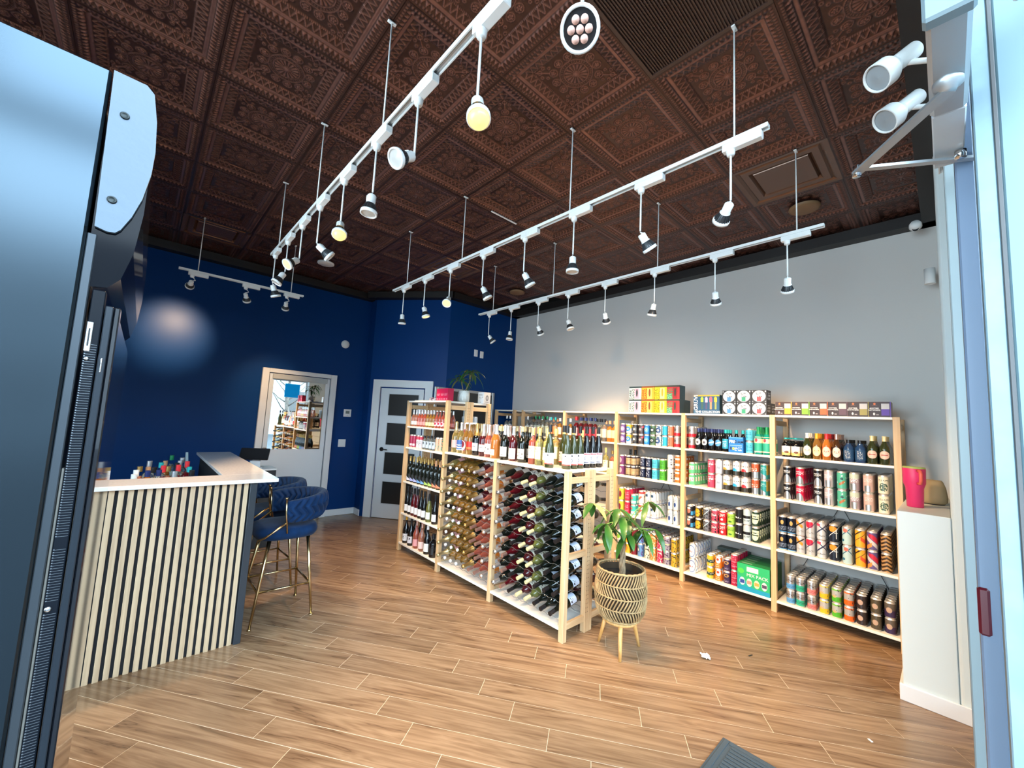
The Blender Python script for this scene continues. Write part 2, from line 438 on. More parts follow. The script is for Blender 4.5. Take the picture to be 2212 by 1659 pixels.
# walls
wt = .15
struct(MB().box(XL - wt, XL, 3.15, YB + wt, 0, 3.75).box(XL - wt, XL, -.35, 3.15, 0, .25).box(XL - wt, XL, -.35, 3.15, 3.25, 3.75).box(XL - wt, XL, -.35, -.10, .25, 3.25), 'wall_left', PALEWALL)
struct(B(XG, XG + wt, -.35, YB + wt, 0, 3.75), 'wall_right', GREYWALL)
struct(B(XL - wt, 2.70 + wt, YB, YB + wt, 0, 3.75), 'wall_back', BLUEWALL)
struct(B(2.70, 2.70 + wt, 6.34, YB, 0, 3.75), 'wall_jog', BLUEWALL)
def dpt(s_, off=0, z=0): q = P0 + DD * s_ + DN * off; return (q.x, q.y, z)
def dbox(s0, s1, o0, o1, z0, z1, mi=0, mb=None):
    mb = mb or MB(); v = [dpt(s, o, z) for z in (z0, z1) for o in (o0, o1) for s in (s0, s1)]
    return mb.add(v, [(0, 2, 3, 1), (4, 5, 7, 6), (0, 1, 5, 4), (2, 6, 7, 3), (0, 4, 6, 2), (1, 3, 7, 5)], mi)
struct(dbox(0, LD, -wt, 0, 0, 3.75), 'wall_diagonal', BLUEWALL)
struct(B(3.4836, XG + wt, 5.32, 5.32 + wt, 0, 3.75), 'wall_corner', BLUEWALL)
# dark perimeter trim below the ceiling
DT = mat('soffit_dark', (.010, .007, .006), .5)
struct(B(XL, 2.70, YB - .13, YB, ZW, ZC), 'trim_1', DT)
struct(dbox(-.1, LD + .06, 0, .13, ZW, ZC), 'trim_2', DT)
struct(B(3.45, XG, 5.32 - .13, 5.32, ZW, ZC), 'trim_3', DT)
struct(B(XG - .13, XG, 0, 5.32, ZW, ZC), 'trim_4', DT)
struct(B(1.2, XG, -.1, .085, ZW, ZC), 'trim_5', DT)
# baseboards
struct(MB().bbox(XL, 1.21, YB - .016, YB, 0, .095, .003), 'baseboard_back', TRIM)
struct(MB().bbox(2.235, 2.70, YB - .016, YB, 0, .095, .003), 'baseboard_back', TRIM)
struct(MB().bbox(2.684, 2.70, 6.33, YB - .016, 0, .095, .003), 'baseboard_jog', TRIM)
struct(MB().bbox(3.50, XG, 5.304, 5.32, 0, .095, .003), 'baseboard_corner', TRIM)
struct(MB().bbox(XG - .016, XG, .26, 5.304, 0, .095, .003), 'baseboard_right', TRIM)

# ceiling tiles with pressed relief
def tile_mesh(N=132, blank=False):
    lin = np.linspace(-.5, .5, N + 1); X, Y = np.meshgrid(lin, lin)
    ax, ay = np.abs(X), np.abs(Y); p = np.maximum(ax, ay); q = np.minimum(ax, ay); t = np.where(ax > ay, Y, X)
    H = np.interp(p, [0, .285, .295, .30, .372, .378, .405, .41, .452, .458, .485, .488, .5], [.032, .032, .028, .027, .017, .014, .014, .012, .003, .002, .002, 0, 0])
    rel = np.zeros_like(H); 
    def tri(x): return np.abs((x % 1) - .5) * 2
    b1 = (p > .41) & (p < .452); tt = tri(t * 22); s1 = np.clip((p - .41) / .042, 0, 1)
    r1 = np.where(b1 & (tt > s1), 1, 0) ; rel += r1 * .9
    b2 = (p > .303) & (p < .37); tt2 = tri(t * 16); e2 = np.abs(tt2 - (p - .303) / .067); rel += np.where(b2, np.clip(1 - e2 * 4, 0, 1), 0)  # cream strip painted in as a reflection on the cooler edge
    b3 = (p > .286) & (p < .298); rel += np.where(b3, (np.sin(t * 2 * PI * 60) > 0) * .8, 0)
    b4 = (p > .462) & (p < .48); rel += np.where(b4, (np.sin(t * 2 * PI * 34) > 0) * .5, 0)
    r = np.hypot(X, Y); th = np.arctan2(Y, X)
    def ring(r0, wd): return np.clip(1 - np.abs(r - r0) / wd, 0, 1)
    rel += ring(.155, .006) + ring(.115, .006) + .6 * ring(.135, .012) * (np.cos(th * 36) > 0)
    rel += np.where(r < .105, np.clip(np.abs(np.cos(th * 8)) * 1.4 - .6, 0, 1) * np.clip(r / .04, 0, 1) * (r > .035), 0)
    rel += np.clip(1 - np.abs(r - .028) / .008, 0, 1) + np.where(r < .018, .9, 0)
    for k in range(12):
        a = 2 * PI * k / 12 + PI / 12; R0 = .205 if k % 3 != 1 else .215
        x0, y0 = R0 * math.cos(a), R0 * math.sin(a); rr = np.hypot(X - x0, Y - y0); t3 = np.arctan2(Y - y0, X - x0)
        rel += np.clip(1 - np.abs(rr - .037) / .006, 0, 1) + np.where(rr < .024, np.clip(np.abs(np.cos(t3 * 2.5 + a)) * 1.2 - .2, 0, 1), 0)
    for sx_ in (-1, 1):
        for sy in (-1, 1):
            for (cx, cy, rr0) in ((.245, .245, .022), (.262, .19, .014), (.19, .262, .014), (.225, .15, .012), (.15, .225, .012)):
                rr = np.hypot(X - sx_ * cx, Y - sy * cy); rel += np.clip(1 - np.abs(rr - rr0) / .006, 0, 1)
            xx, yy = X * sx_, Y * sy
            rel += np.where((xx > .18) & (yy > .18) & (p < .28), np.clip(1 - np.abs(xx - yy) / .008, 0, 1), 0)
    rel = np.clip(rel, 0, 1)
    if blank: rel *= 0
    Z = H - rel * .0065
    v = np.stack([X * (G - .002), Y * (G - .002), Z], -1).reshape(-1, 3)
    i = np.arange(N * (N + 1)).reshape(N, N + 1)[:, :N].ravel()
    f = np.stack([i, i + N + 1, i + N + 2, i + 1], -1)
    me = bpy.data.meshes.new('ceiling_tile'); me.vertices.add(len(v)); me.vertices.foreach_set('co', v.ravel().astype(np.float32))
    me.loops.add(f.size); me.loops.foreach_set('vertex_index', f.ravel().astype(np.int32))
    me.polygons.add(len(f)); me.polygons.foreach_set('loop_start', (np.arange(len(f)) * 4).astype(np.int32))
    try: me.polygons.foreach_set('loop_total', np.full(len(f), 4, np.int32))
    except Exception: pass
    at = me.attributes.new('relief', 'FLOAT', 'POINT'); at.data.foreach_set('value', (rel + np.where((p > .375) & (p < .408), .75, 0)).ravel().astype(np.float32))
    me.update(); me.validate()
    return me
def copper_mat():
    m, t, p = _new('antique_copper'); N, L = t.nodes, t.links
    a = N.new('ShaderNodeAttribute'); a.attribute_name = 'relief'
    n = N.new('ShaderNodeTexNoise'); n.inputs['Scale'].default_value = 30; g = N.new('ShaderNodeTexCoord'); L.new(g.outputs['Object'], n.inputs[0])
    mx = N.new('ShaderNodeMixRGB'); mx.inputs[1].default_value = (.080, .034, .024, 1); mx.inputs[2].default_value = (.34, .155, .12, 1)
    L.new(a.outputs['Fac'], mx.inputs[0])
    m2 = N.new('ShaderNodeMixRGB'); m2.blend_type = 'MULTIPLY'; m2.inputs[0].default_value = .5; L.new(mx.outputs[0], m2.inputs[1]); L.new(n.outputs[0], m2.inputs[2])
    L.new(m2.outputs[0], p.inputs['Base Color']); p.inputs['Metallic'].default_value = .5; p.inputs['Roughness'].default_value = .30
    return m
COPPER = copper_mat()
ceiling = struct(B(XL, XG + .1, -.35, YB + .1, ZC + .045, ZC + .12), 'ceiling', DT)
tm = tile_mesh(); tm.materials.append(COPPER)
SMOOTH = mat('painted_diffuser', (.15, .075, .045), .2, .3)
# stepped air diffuser tile
def diffuser():
    mb = MB(); prof = [(.5, 0), (.45, .004), (.42, .016), (.40, .005), (.33, .006), (.30, .03), (.285, .008), (.20, .010), (.0, .012)]
    n = 0
    for (a, za), (b, zb) in zip(prof[:-1], prof[1:]):
        A = [(sx_ * a * G, sy * a * G, za) for sx_, sy in ((-1, -1), (1, -1), (1, 1), (-1, 1))]; Bq = [(sx_ * b * G, sy * b * G, zb) for sx_, sy in ((-1, -1), (1, -1), (1, 1), (-1, 1))]
        if b == 0: mb.add(A, [(0, 1, 2, 3)])
        else: mb.add(A + Bq, [(i, (i + 1) % 4, 4 + (i + 1) % 4, 4 + i) for i in range(4)])
    return mb.mesh('air_diffuser', SMOOTH)
dm = diffuser()
def grille():
    mb = MB(); mb.box(-.3, .3, -.3, .3, .012, .02)
    mb.box(-.304, .304, -.304, -.285, 0, .014); mb.box(-.304, .304, .285, .304, 0, .014); mb.box(-.304, -.285, -.285, .285, 0, .014); mb.box(.285, .304, -.285, .285, 0, .014)
    for i in range(44):
        x = -.283 + i * .0132; mb.box(-.285, .285, x, x + .006, .004, .012)
    return mb.mesh('vent_grille', mat('grille_dark', (.060, .030, .022), .4))
gm = grille()
for ix in range(-5, 8):
    for iy in range(-1, 10):
        x = (ix + .5 + .215) * G; y = (iy + .5 + .78) * G
        if x < XL - .2 or y > YB: continue
        d_ = Vector((x - P0.x, y - P0.y))
        if d_.dot(Vector((DN.x, DN.y))) < -.35 and x > 2.2: continue
        if x > 3.8 and y > 5.4: continue
        if x > 3.2 and y > 5.9: continue
        if (ix, iy) in ((5, 0), (4, 6), (0, 8)): link('air_diffuser', dm, ceiling, (x, y, ZC))
        elif (ix, iy) in ((2, 0),): link('vent_grille', gm, ceiling, (x, y, ZC))
        else: link('ceiling_tile', tm, ceiling, (x, y, ZC))
def disc(name, lab, x, y, r, m):
    o = build(MB().lathe([[(0, -.012), (r * .82, -.012), (r, -.004), (r, .012)]], 28), name, m, loc=(x, y, ZC - .002)); return tag(o, lab, 'speaker')
TAN = mat('tan_cover', (.20, .115, .055), .6)
disc('ceiling_speaker', 'tan round flush speaker in ceiling nearest the entrance above right shelves', 4.09, .78, .115, TAN)
disc('ceiling_speaker', 'tan round flush speaker in far ceiling corner near grey wall', 4.09, 4.44, .115, TAN)
disc('ceiling_speaker', 'white round flush speaker in the ceiling by the blue wall', 1.64, 5.62, .105, WHITE)
struct(MB().bbox(2.27, 2.60, 2.880, 2.896, ZC - .006, ZC + .002, .001), 'lit_tile_edge', WHITE)  # white strip drawn in for the light on a tile edge

# plaster wall end, ledge
def rounded_end():
    mb = MB(); x0, x1, y0, y1, r = 3.67, XG, -.30, .0, .05
    pts = [(x1, y0), (x1, y1), (x0 + .02, y1)] + [(x0 + .02 - .02 * math.sin(a), y1 - .02 + .02 * math.cos(a)) for a in (PI / 8, PI / 4, 3 * PI / 8, PI / 2)]
    pts += [(x0, y0 + .16)] + [(x0 + .16 - .16 * math.cos(a), y0 + .16 - .16 * math.sin(a)) for a in (PI / 8, PI / 4, 3 * PI / 8, PI / 2)]
    k = len(pts)
    mb.add([(x, y, 0) for x, y in pts] + [(x, y, 3.75) for x, y in pts], [tuple(range(k)), tuple(range(2 * k - 1, k - 1, -1))])
    mb.add([(x, y, 0) for x, y in pts] + [(x, y, 3.75) for x, y in pts], [(i, (i + 1) % k, k + (i + 1) % k, k + i) for i in range(k)], 0, False)
    return mb
struct(rounded_end(), 'wall_front', mat('wall_end_paint', 'D6DEDD', .5))
struct(MB().bbox(3.67, XG, 0, .238, 0, 1.15, .004), 'wall_ledge', mat('ledge_paint', 'D6DEDD', .45))
struct(MB().bbox(3.654, 3.67, -.06, .254, 0, .095, .003), 'baseboard_ledge', TRIM)
struct(MB().bbox(3.67, 4.4, .238, .254, 0, .095, .003), 'baseboard_ledge', TRIM)

# ------------------------------------------------------------------ doors
def knob(m, mb=None, r=.027, ax=1):
    return MB().lathe([[(0, 0), (r, 0), (r, .006), (.011, .01), (.010, .03), (r * .9, .04), (r, .052), (r * .8, .064), (0, .068)]], 20)
door1 = struct(MB().bbox(1.31, 2.135, YB - .030, YB - .002, .008, 2.11, .002), 'door_1', mat('door_white', 'DDE3E8', .35))
for nm, a in (('casing', (1.214, 1.30, 0, 2.18)), ('casing', (2.147, 2.233, 0, 2.18))):
    build(MB().bbox(a[0], a[1], YB - .05, YB, a[2], a[3], .004), nm, TRIM, door1)
build(MB().bbox(1.30, 2.147, YB - .05, YB, 2.12, 2.18, .004), 'casing', TRIM, door1)
MIRROR = mat('mirror_glass', (.80, .84, .84), .01, 1)
build(MB().bbox(1.365, 2.07, YB - .034, YB - .029, 1.03, 2.03, .001), 'mirror_pane', MIRROR, door1)
build(MB().bbox(1.345, 2.09, YB - .055, YB - .030, 2.035, 2.105, .004), 'blind_cassette', mat('blind_grey', 'B9BCBB', .5), door1)
build(knob(None), 'door_knob', CHROME, door1, (1.335, YB - .03, 1.03), (PI / 2, 0, 0))

door2 = struct(dbox(.22, .94, .002, .022, .008, 2.03), 'door_2', mat('panel_door_white', 'DCDFE2', .35))
for a in ((.075, .20), (.96, 1.085)): build(dbox(a[0], a[1], 0, .03, 0, 2.165), 'casing', TRIM, door2)
build(dbox(.20, .96, 0, .03, 2.05, 2.165), 'casing', TRIM, door2)
PF = mat('panel_bead', 'C9CCCF', .4)
for z0, z1 in ((.231, .563), (.68, 1.017), (1.137, 1.477), (1.599, 1.936)):
    pn = build(dbox(.365, .86, .0215, .0235, z0, z1), 'glass_panel', DARKPANE, door2)
    bd = MB()
    for a in ((.355, .365, z0 - .01, z1 + .01), (.86, .87, z0 - .01, z1 + .01), (.365, .86, z0 - .01, z0), (.365, .86, z1, z1 + .01)): dbox(a[0], a[1], .021, .028, a[2], a[3], 0, bd)
    build(bd, 'bead', PF, pn)
kb = MB(); kb.lathe([[(0, 0), (.032, 0), (.032, .01), (.012, .014), (.012, .045), (0, .045)]], 20)
kn = build(kb, 'door_lever', BLACK, door2); kn.location = dpt(.304, .022, 1.06); kn.rotation_euler = (PI / 2, 0, math.atan2(DN.y, DN.x) - PI / 2 + PI)
kn.rotation_euler = Vector((DN.x, DN.y, 0)).to_track_quat('Z', 'Y').to_euler()
lv = MB().tube([dpt(.304, .06, 1.06), dpt(.33, .066, 1.06), dpt(.41, .062, 1.058)], .008)
build(lv, 'lever_arm', BLACK, door2)

door3 = struct(MB().bbox(3.32, 4.42, 5.30, 5.315, .02, 2.03, .002), 'door_3', mat('smoked_glass', (.035, .036, .036), .12))
for a in ((3.275, 3.32, 0, 2.075), (4.42, 4.465, 0, 2.075), (3.32, 4.42, 2.03, 2.075), (3.84, 3.90, 0, 2.03)):
    build(MB().bbox(a[0], a[1], 5.285, 5.32, a[2], a[3], .004), 'frame', ALU, door3)

# wall fittings
def plate(name, lab, cat, x, y, z, w_, h_, facing='-Y', extra=None):
    t = thing(name, lab, cat, (x, y, z))
    build(MB().bbox(-w_ / 2, w_ / 2, -.008, 0, -h_ / 2, h_ / 2, .003), 'plate', TRIM, t)
    if extra: extra(t)
    return t
def rockers(n):
    def f(t):
        for i in range(n):
            x = (i - (n - 1) / 2) * .046; build(MB().bbox(x - .016, x + .016, -.012, -.007, -.033, .033, .002), 'rocker', TRIM, t)
    return f
plate('light_switch', 'white double rocker light switch on blue wall beside mirror door', 'switch', 2.41, YB, 1.12, .115, .12, extra=rockers(2))
def thx(t):
    build(MB().bbox(-.03, .03, -.012, -.007, -.012, .034, .001), 'screen', mat('lcd', (.16, .20, .19), .3), t)
    build(MB().bbox(-.01, .01, -.011, -.007, -.04, -.034, .001), 'button', mat('btn', (.4, .4, .4), .5), t)
plate('thermostat', 'white square thermostat with grey screen on blue wall', 'thermostat', 2.455, YB, 1.60, .12, .12, extra=thx)
t = plate('outlet_plate', 'left of two small white plates high on blue corner wall', 'wall plate', 4.03, 5.32, 2.71, .075, .115, extra=rockers(1))
plate('outlet_plate', 'right of two small white plates high on blue corner wall', 'wall plate', 4.155, 5.32, 2.70, .075, .115, extra=rockers(1))
tag(build(MB().lathe([[(0, .028), (.04, .026), (.062, .012), (.065, 0)]], 28), 'smoke_detector', WHITE, loc=(2.325, YB - .001, 2.70), rot=(PI / 2, 0, 0)), 'round white alarm disc on blue wall above mirror door', 'detector')
# security camera and small wall spot near the front corner
t = thing('security_camera', 'white dome style security camera under dark trim near front corner', 'camera', (4.72, .12, 3.44))
build(MB().lathe([[(0, -.02), (.03, -.018), (.042, .0), (.04, .03), (.03, .05), (0, .052)]], 20), 'housing', WHITE, t, rot=(0, -1.2, 0))
build(MB().lathe([[(0, 0), (.02, 0), (.02, .01)]], 16), 'lens', BLACK, t, loc=(-.03, 0, -.028), rot=(0, -1.9, 0))
tag(build(MB().lathe([[(.034, 0), (.034, .13), (.0, .132)], [(0, .006), (.034, 0)]], 20), 'wall_spotlight', WHITE, loc=(4.72, .05, 2.92)), 'small white cylinder spotlight high beside the front wall end', 'spotlight')

# ------------------------------------------------------------------ storefront around the entrance (mostly seen by reflection)
def pane_mat():
    m, t, p = _new('window_glass'); N, L = t.nodes, t.links
    tr = N.new('ShaderNodeBsdfTransparent'); tr.inputs[0].default_value = (.94, .97, .97, 1); gl = N.new('ShaderNodeBsdfGlossy'); gl.inputs['Roughness'].default_value = .01
    fr = N.new('ShaderNodeFresnel'); fr.inputs[0].default_value = 1.45; mx = N.new('ShaderNodeMixShader')
    L.new(fr.outputs[0], mx.inputs[0]); L.new(tr.outputs[0], mx.inputs[1]); L.new(gl.outputs[0], mx.inputs[2]); L.new(mx.outputs[0], N['Material Output'].inputs[0])
    return m
PANE = pane_mat()
w5 = struct(MB().bbox(XL - .10, XL - .04, -.10, 3.15, .25, .31, .003), 'window_5', ALUW)  # unseen side window, added so daylight reaches the grey wall
for a in (-.10, .95, 2.02, 3.10): build(MB().bbox(XL - .10, XL - .04, a, a + .05, .31, 3.25, .003), 'window_frame', ALUW, w5)
for a, b in ((-.05, .95), (1.0, 2.02), (2.07, 3.10)): build(B(XL - .075, XL - .069, a, b, .31, 3.25), 'pane', PANE, w5)
y0, y1 = -.13, -.085
def win(n, x0, x1):
    o = struct(MB().bbox(x0, x1, y0, y1, 0, .12, .003), 'window_%d' % n, ALUW)
    for a in ((x0, x0 + .05, .12, 3.3), (x1 - .05, x1, .12, 3.3)): build(MB().bbox(a[0], a[1], y0, y1, a[2], a[3], .003), 'window_frame', ALUW, o)
    for z in (2.45, 3.25): build(MB().bbox(x0 + .05, x1 - .05, y0, y1, z, z + .05, .003), 'transom', ALUW, o)
    for z in ((.12, 2.45), (2.50, 3.25)): build(B(x0 + .05, x1 - .05, -.110, -.104, z[0], z[1]), 'pane', PANE, o)
win(1, 2.30, 3.66); win(2, 1.17, 2.28); win(3, -1.6, -.42); win(4, -2.6, -1.62)
struct(B(XL, 3.67, -.30, -.10, 3.30, 3.75), 'wall_header', PALEWALL)
struct(MB().bbox(-.40, 1.00, -.16, -.10, 2.33, 2.40, .003), 'trim_7', ALUW)
# door frame and the open door leaf at the right edge of the view
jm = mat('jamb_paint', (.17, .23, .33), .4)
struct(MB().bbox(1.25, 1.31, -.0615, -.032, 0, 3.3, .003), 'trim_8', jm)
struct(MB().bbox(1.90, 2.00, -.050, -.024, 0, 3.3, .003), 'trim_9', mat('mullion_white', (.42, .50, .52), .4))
dl = struct(MB().bbox(1.10, 1.145, -.079, -.0545, .01, 2.9, .002), 'door_4', mat('door_leaf', (.15, .225, .265), .45, noise=.1, nscale=20))
build(MB().bbox(1.10, 1.145, -1.0, -.084, .01, 2.9, .004), 'door_panel', mat('leaf_paint_dimmed', (.115, .18, .205), .45), dl)  # same paint as the leaf, mixed darker to hold down its daylight
build(MB().bbox(1.097, 1.140, -.0845, -.0785, .01, 2.9, .001), 'edge_seal', mat('seal', (.06, .06, .06), .6), dl)
hd = MB(); hd.bbox(1.245, 1.262, -.047, -.030, 1.225, 1.315, .004)
tag(build(hd, 'door_handle_block', mat('burgundy', (.10, .004, .012), .35)), 'dark burgundy pull handle end on the white door frame', 'handle')
# door closer with folding arms
t = thing('door_closer', 'grey metal door closer with folded arms above the entrance', 'door closer', (0, 0, 0))
build(MB().bbox(.79, 1.045, -.047, .001, 2.203, 2.27, .006), 'body', ALU, t)
build(MB().bbox(.775, .80, -.05, .004, 2.198, 2.275, .004), 'end_cap', mat('closer_cap', (.22, .29, .32), .4, .3), t)
build(MB().bbox(1.05, 1.26, -.046, -.001, 2.208, 2.222, .002), 'mounting_plate', ALUW, t)
build(MB().lathe([[(0, -.008), (.010, -.008), (.012, 0), (.019, .003), (.019, .011)]], 24), 'pivot', ALU, t, loc=(.945, -.022, 2.192))
def bar(p, q, wd, th):
    p, q = Vector(p), Vector(q); d = (q - p).normalized(); n = Vector((-d.y, d.x, 0)) * wd / 2; u = Vector((0, 0, th / 2))
    v = [a + s1 * n + s2 * u for a in (p, q) for s1 in (-1, 1) for s2 in (-1, 1)]
    return MB().add(v, [(0, 1, 3, 2), (4, 6, 7, 5), (0, 4, 5, 1), (2, 3, 7, 6), (0, 2, 6, 4), (1, 5, 7, 3)])
build(bar((.945, -.022, 2.186), (1.124, .117, 2.186), .020, .005), 'main_arm', ALU, t)
build(bar((1.124, .117, 2.196), (1.236, -.062, 2.196), .013, .006), 'fore_arm', ALU, t)
build(MB().lathe([[(0, -.012), (.008, -.012), (.008, .012), (0, .012)]], 14), 'elbow_joint', CHROME, t, loc=(1.124, .117, 2.190))
build(MB().lathe([[(0, -.008), (.009, -.008), (.009, .008), (0, .008)]], 14), 'foot_joint', CHROME, t, loc=(1.205, -.04, 2.198))

# outside: pavement, tree, building, sign
struct(B(-25, 30, -30, -.36, -.16, -.12), 'pavement', mat('asphalt', (.03, .032, .035), .85, noise=.3, nscale=3))
bl = struct(B(-14, 22, -22, -19, -.12, 7.5), 'facade_across_street', mat('pale_facade', (.30, .32, .33), .7))
for i in range(12):
    build(MB().bbox(-12 + i * 2.8, -10.4 + i * 2.8, -19.06, -18.98, 1, 3, .02), 'window', DARKPANE, bl); build(MB().bbox(-12 + i * 2.8, -10.4 + i * 2.8, -19.06, -18.98, 4.2, 6.2, .02), 'window', DARKPANE, bl)
BARK = mat('bark', (.10, .08, .065), .9, noise=.5, nscale=12)
tr = thing('street_tree', 'young bare branched street tree outside seen in mirror door', 'tree', (4.2, -4.4, -.12))
random.seed(5)
tb = MB(); tb.tube([(0, 0, 0), (.03, .02, 1.2), (-.04, 0, 2.2), (.02, .03, 3.4), (0, 0, 4.6)], .09, 8, radii=[.11, .09, .07, .05, .02])
tw = MB(); lf = MB()
for i in range(26):
    z = 1.5 + i * .12; a = i * 2.4; L_ = 1.5 - i * .03
    pts = [(0, 0, z)]
    for k in range(1, 5): pts.append((math.cos(a) * L_ * k / 4 + random.uniform(-.06, .06), math.sin(a) * L_ * k / 4 + random.uniform(-.06, .06), z + .16 * k + .05 * k * k))
    tw.tube(pts, .02, 5, radii=[.028, .022, .016, .01, .005])
    for k in range(36):
        p = Vector(pts[random.choice((2, 3, 4))]) + Vector((random.uniform(-.3, .3), random.uniform(-.3, .3), random.uniform(-.2, .3))); s = .035
        u = Vector((random.uniform(-1, 1), random.uniform(-1, 1), random.uniform(-1, 1))).normalized(); v_ = u.orthogonal().normalized()
        lf.add([p - u * s, p + v_ * s * .5, p + u * s, p - v_ * s * .5], [(0, 1, 2, 3)])
build(tb, 'trunk', BARK, tr); build(tw, 'branches', BARK, tr); o = build(lf, 'leaves', mat('spring_leaf', (.25, .38, .10), .6), tr); o['kind'] = 'stuff'
tag(build(MB().bbox(3.06, 3.46, -.122, -.110, 1.98, 2.38, .003), 'window_sign', mat('sign_blue_glow', (.0, .22, .55), .4, emit=(.0, .30, .75), es=.35)), 'bright blue square sign hanging in front window seen in mirror', 'sign')  # emission stands in for daylight coming through the blue film

#@@PART2@@
# ------------------------------------------------------------------ bar counter
SLAT = wood('slat_oak', hexc('B89E80'), hexc('CBB292'), 2, fine=60, rough=.45, knots=False)
QUARTZ = mat('quartz_white', 'E4DFDA', .12, noise=.08, nscale=60)
FELT = mat('black_felt', (.010, .012, .016), .8)
ct = thing('bar_counter', 'L shaped bar counter clad in pale vertical slats with white top', 'counter', (0, 3.3, 0))
def cb(nm, m, *a, bev=.002, par=None): return build(MB().bbox(a[0], a[1], a[2] - 3.3, a[3] - 3.3, a[4], a[5], bev), nm, m, par or ct)
cb('body', FELT, -2.0, .64, 3.335, 3.52, 0, 1.07)
cb('body', FELT, .52, .64, 3.52, 5.36, 0, 1.07)
cb('corner_post', mat('charcoal_post', (.020, .026, .034), .35), .622, .664, 3.312, 3.335, 0, 1.072)
cb('corner_post', mat('charcoal_post', (.020, .026, .034), .35), .641, .664, 3.335, 3.352, 0, 1.072)
tp = MB(); tp.bbox(-2.05, .788, 3.285, 3.575, 1.075, 1.10, .002); tp.bbox(.49, .788, 3.575, 5.42, 1.075, 1.10, .002)
for p_ in (tp,):
    p_.v = [(x, y - 3.3, z) for x, y, z in p_.v]
build(tp, 'countertop', QUARTZ, ct)
sl = MB().bbox(-.0128, .0128, -.006, .006, 0, 1.072, .0012).mesh('slat', SLAT)
x = .600
while x > -1.98:
    link('slat', sl, ct, (x, 3.329 - 3.3, 0)); x -= .0418
y = 3.38
while y < 5.34:
    link('slat', sl, ct, (.646, y - 3.3, 0), (0, 0, PI / 2)); y += .0418
# low inner shelf that the spirits stand on
il = thing('back_bar_shelf', 'white low back bar shelf behind the slatted counter', 'shelf', (0, 4.4, 0))
build(MB().bbox(-1.2, .40, -.62, .62, .785, .81, .002), 'board', WHITE, il); build(MB().bbox(-1.18, .38, -.6, .6, 0, .785, .002), 'cabinet', WHITE, il)
sp = MB().add([(.40, .55, .81), (.40, 1.02, 1.10), (.42, 1.02, 1.10), (.42, .55, .81), (.40, 1.02, .78), (.42, 1.02, .78)], [(0, 1, 4), (3, 5, 2), (0, 3, 2, 1), (1, 2, 5, 4), (0, 4, 5, 3)])
build(sp, 'side_panel', mat('panel_pale', 'CFE0E4', .4), il)

# ------------------------------------------------------------------ POS terminal on a dark cabinet
t = thing('cabinet', 'black cabinet with white top beside mirror door behind the bar', 'cabinet', (1.12, 5.55, 0))
build(MB().bbox(-.13, .14, -.14, .16, 0, .88, .003), 'body', BLACK, t); build(MB().bbox(-.135, .145, -.145, .165, .88, .90, .002), 'top', WHITE, t)
t = thing('pos_terminal', 'black tablet till on white stand behind the bar', 'till', (1.05, 5.50, .90))
build(MB().bbox(-.07, .07, -.05, .05, 0, .012, .003), 'base', WHITE, t); build(MB().bbox(-.055, .055, -.02, .02, .012, .09, .006), 'stand', WHITE, t)
o = build(MB().bbox(-.17, .13, -.012, .012, -.06, .085, .008), 'tablet', BLACK, t, (0, -.03, .155), (-.5, 0, -.45))
build(MB().bbox(-.155, .115, .0125, .0135, -.05, .075, .0003), 'screen', GLOSSBLACK, o)
build(MB().bbox(-.06, .05, -.03, -.012, -.035, .03, .003), 'card_reader', BLACK, t, (.05, .0, .14), (-.5, 0, -.45))

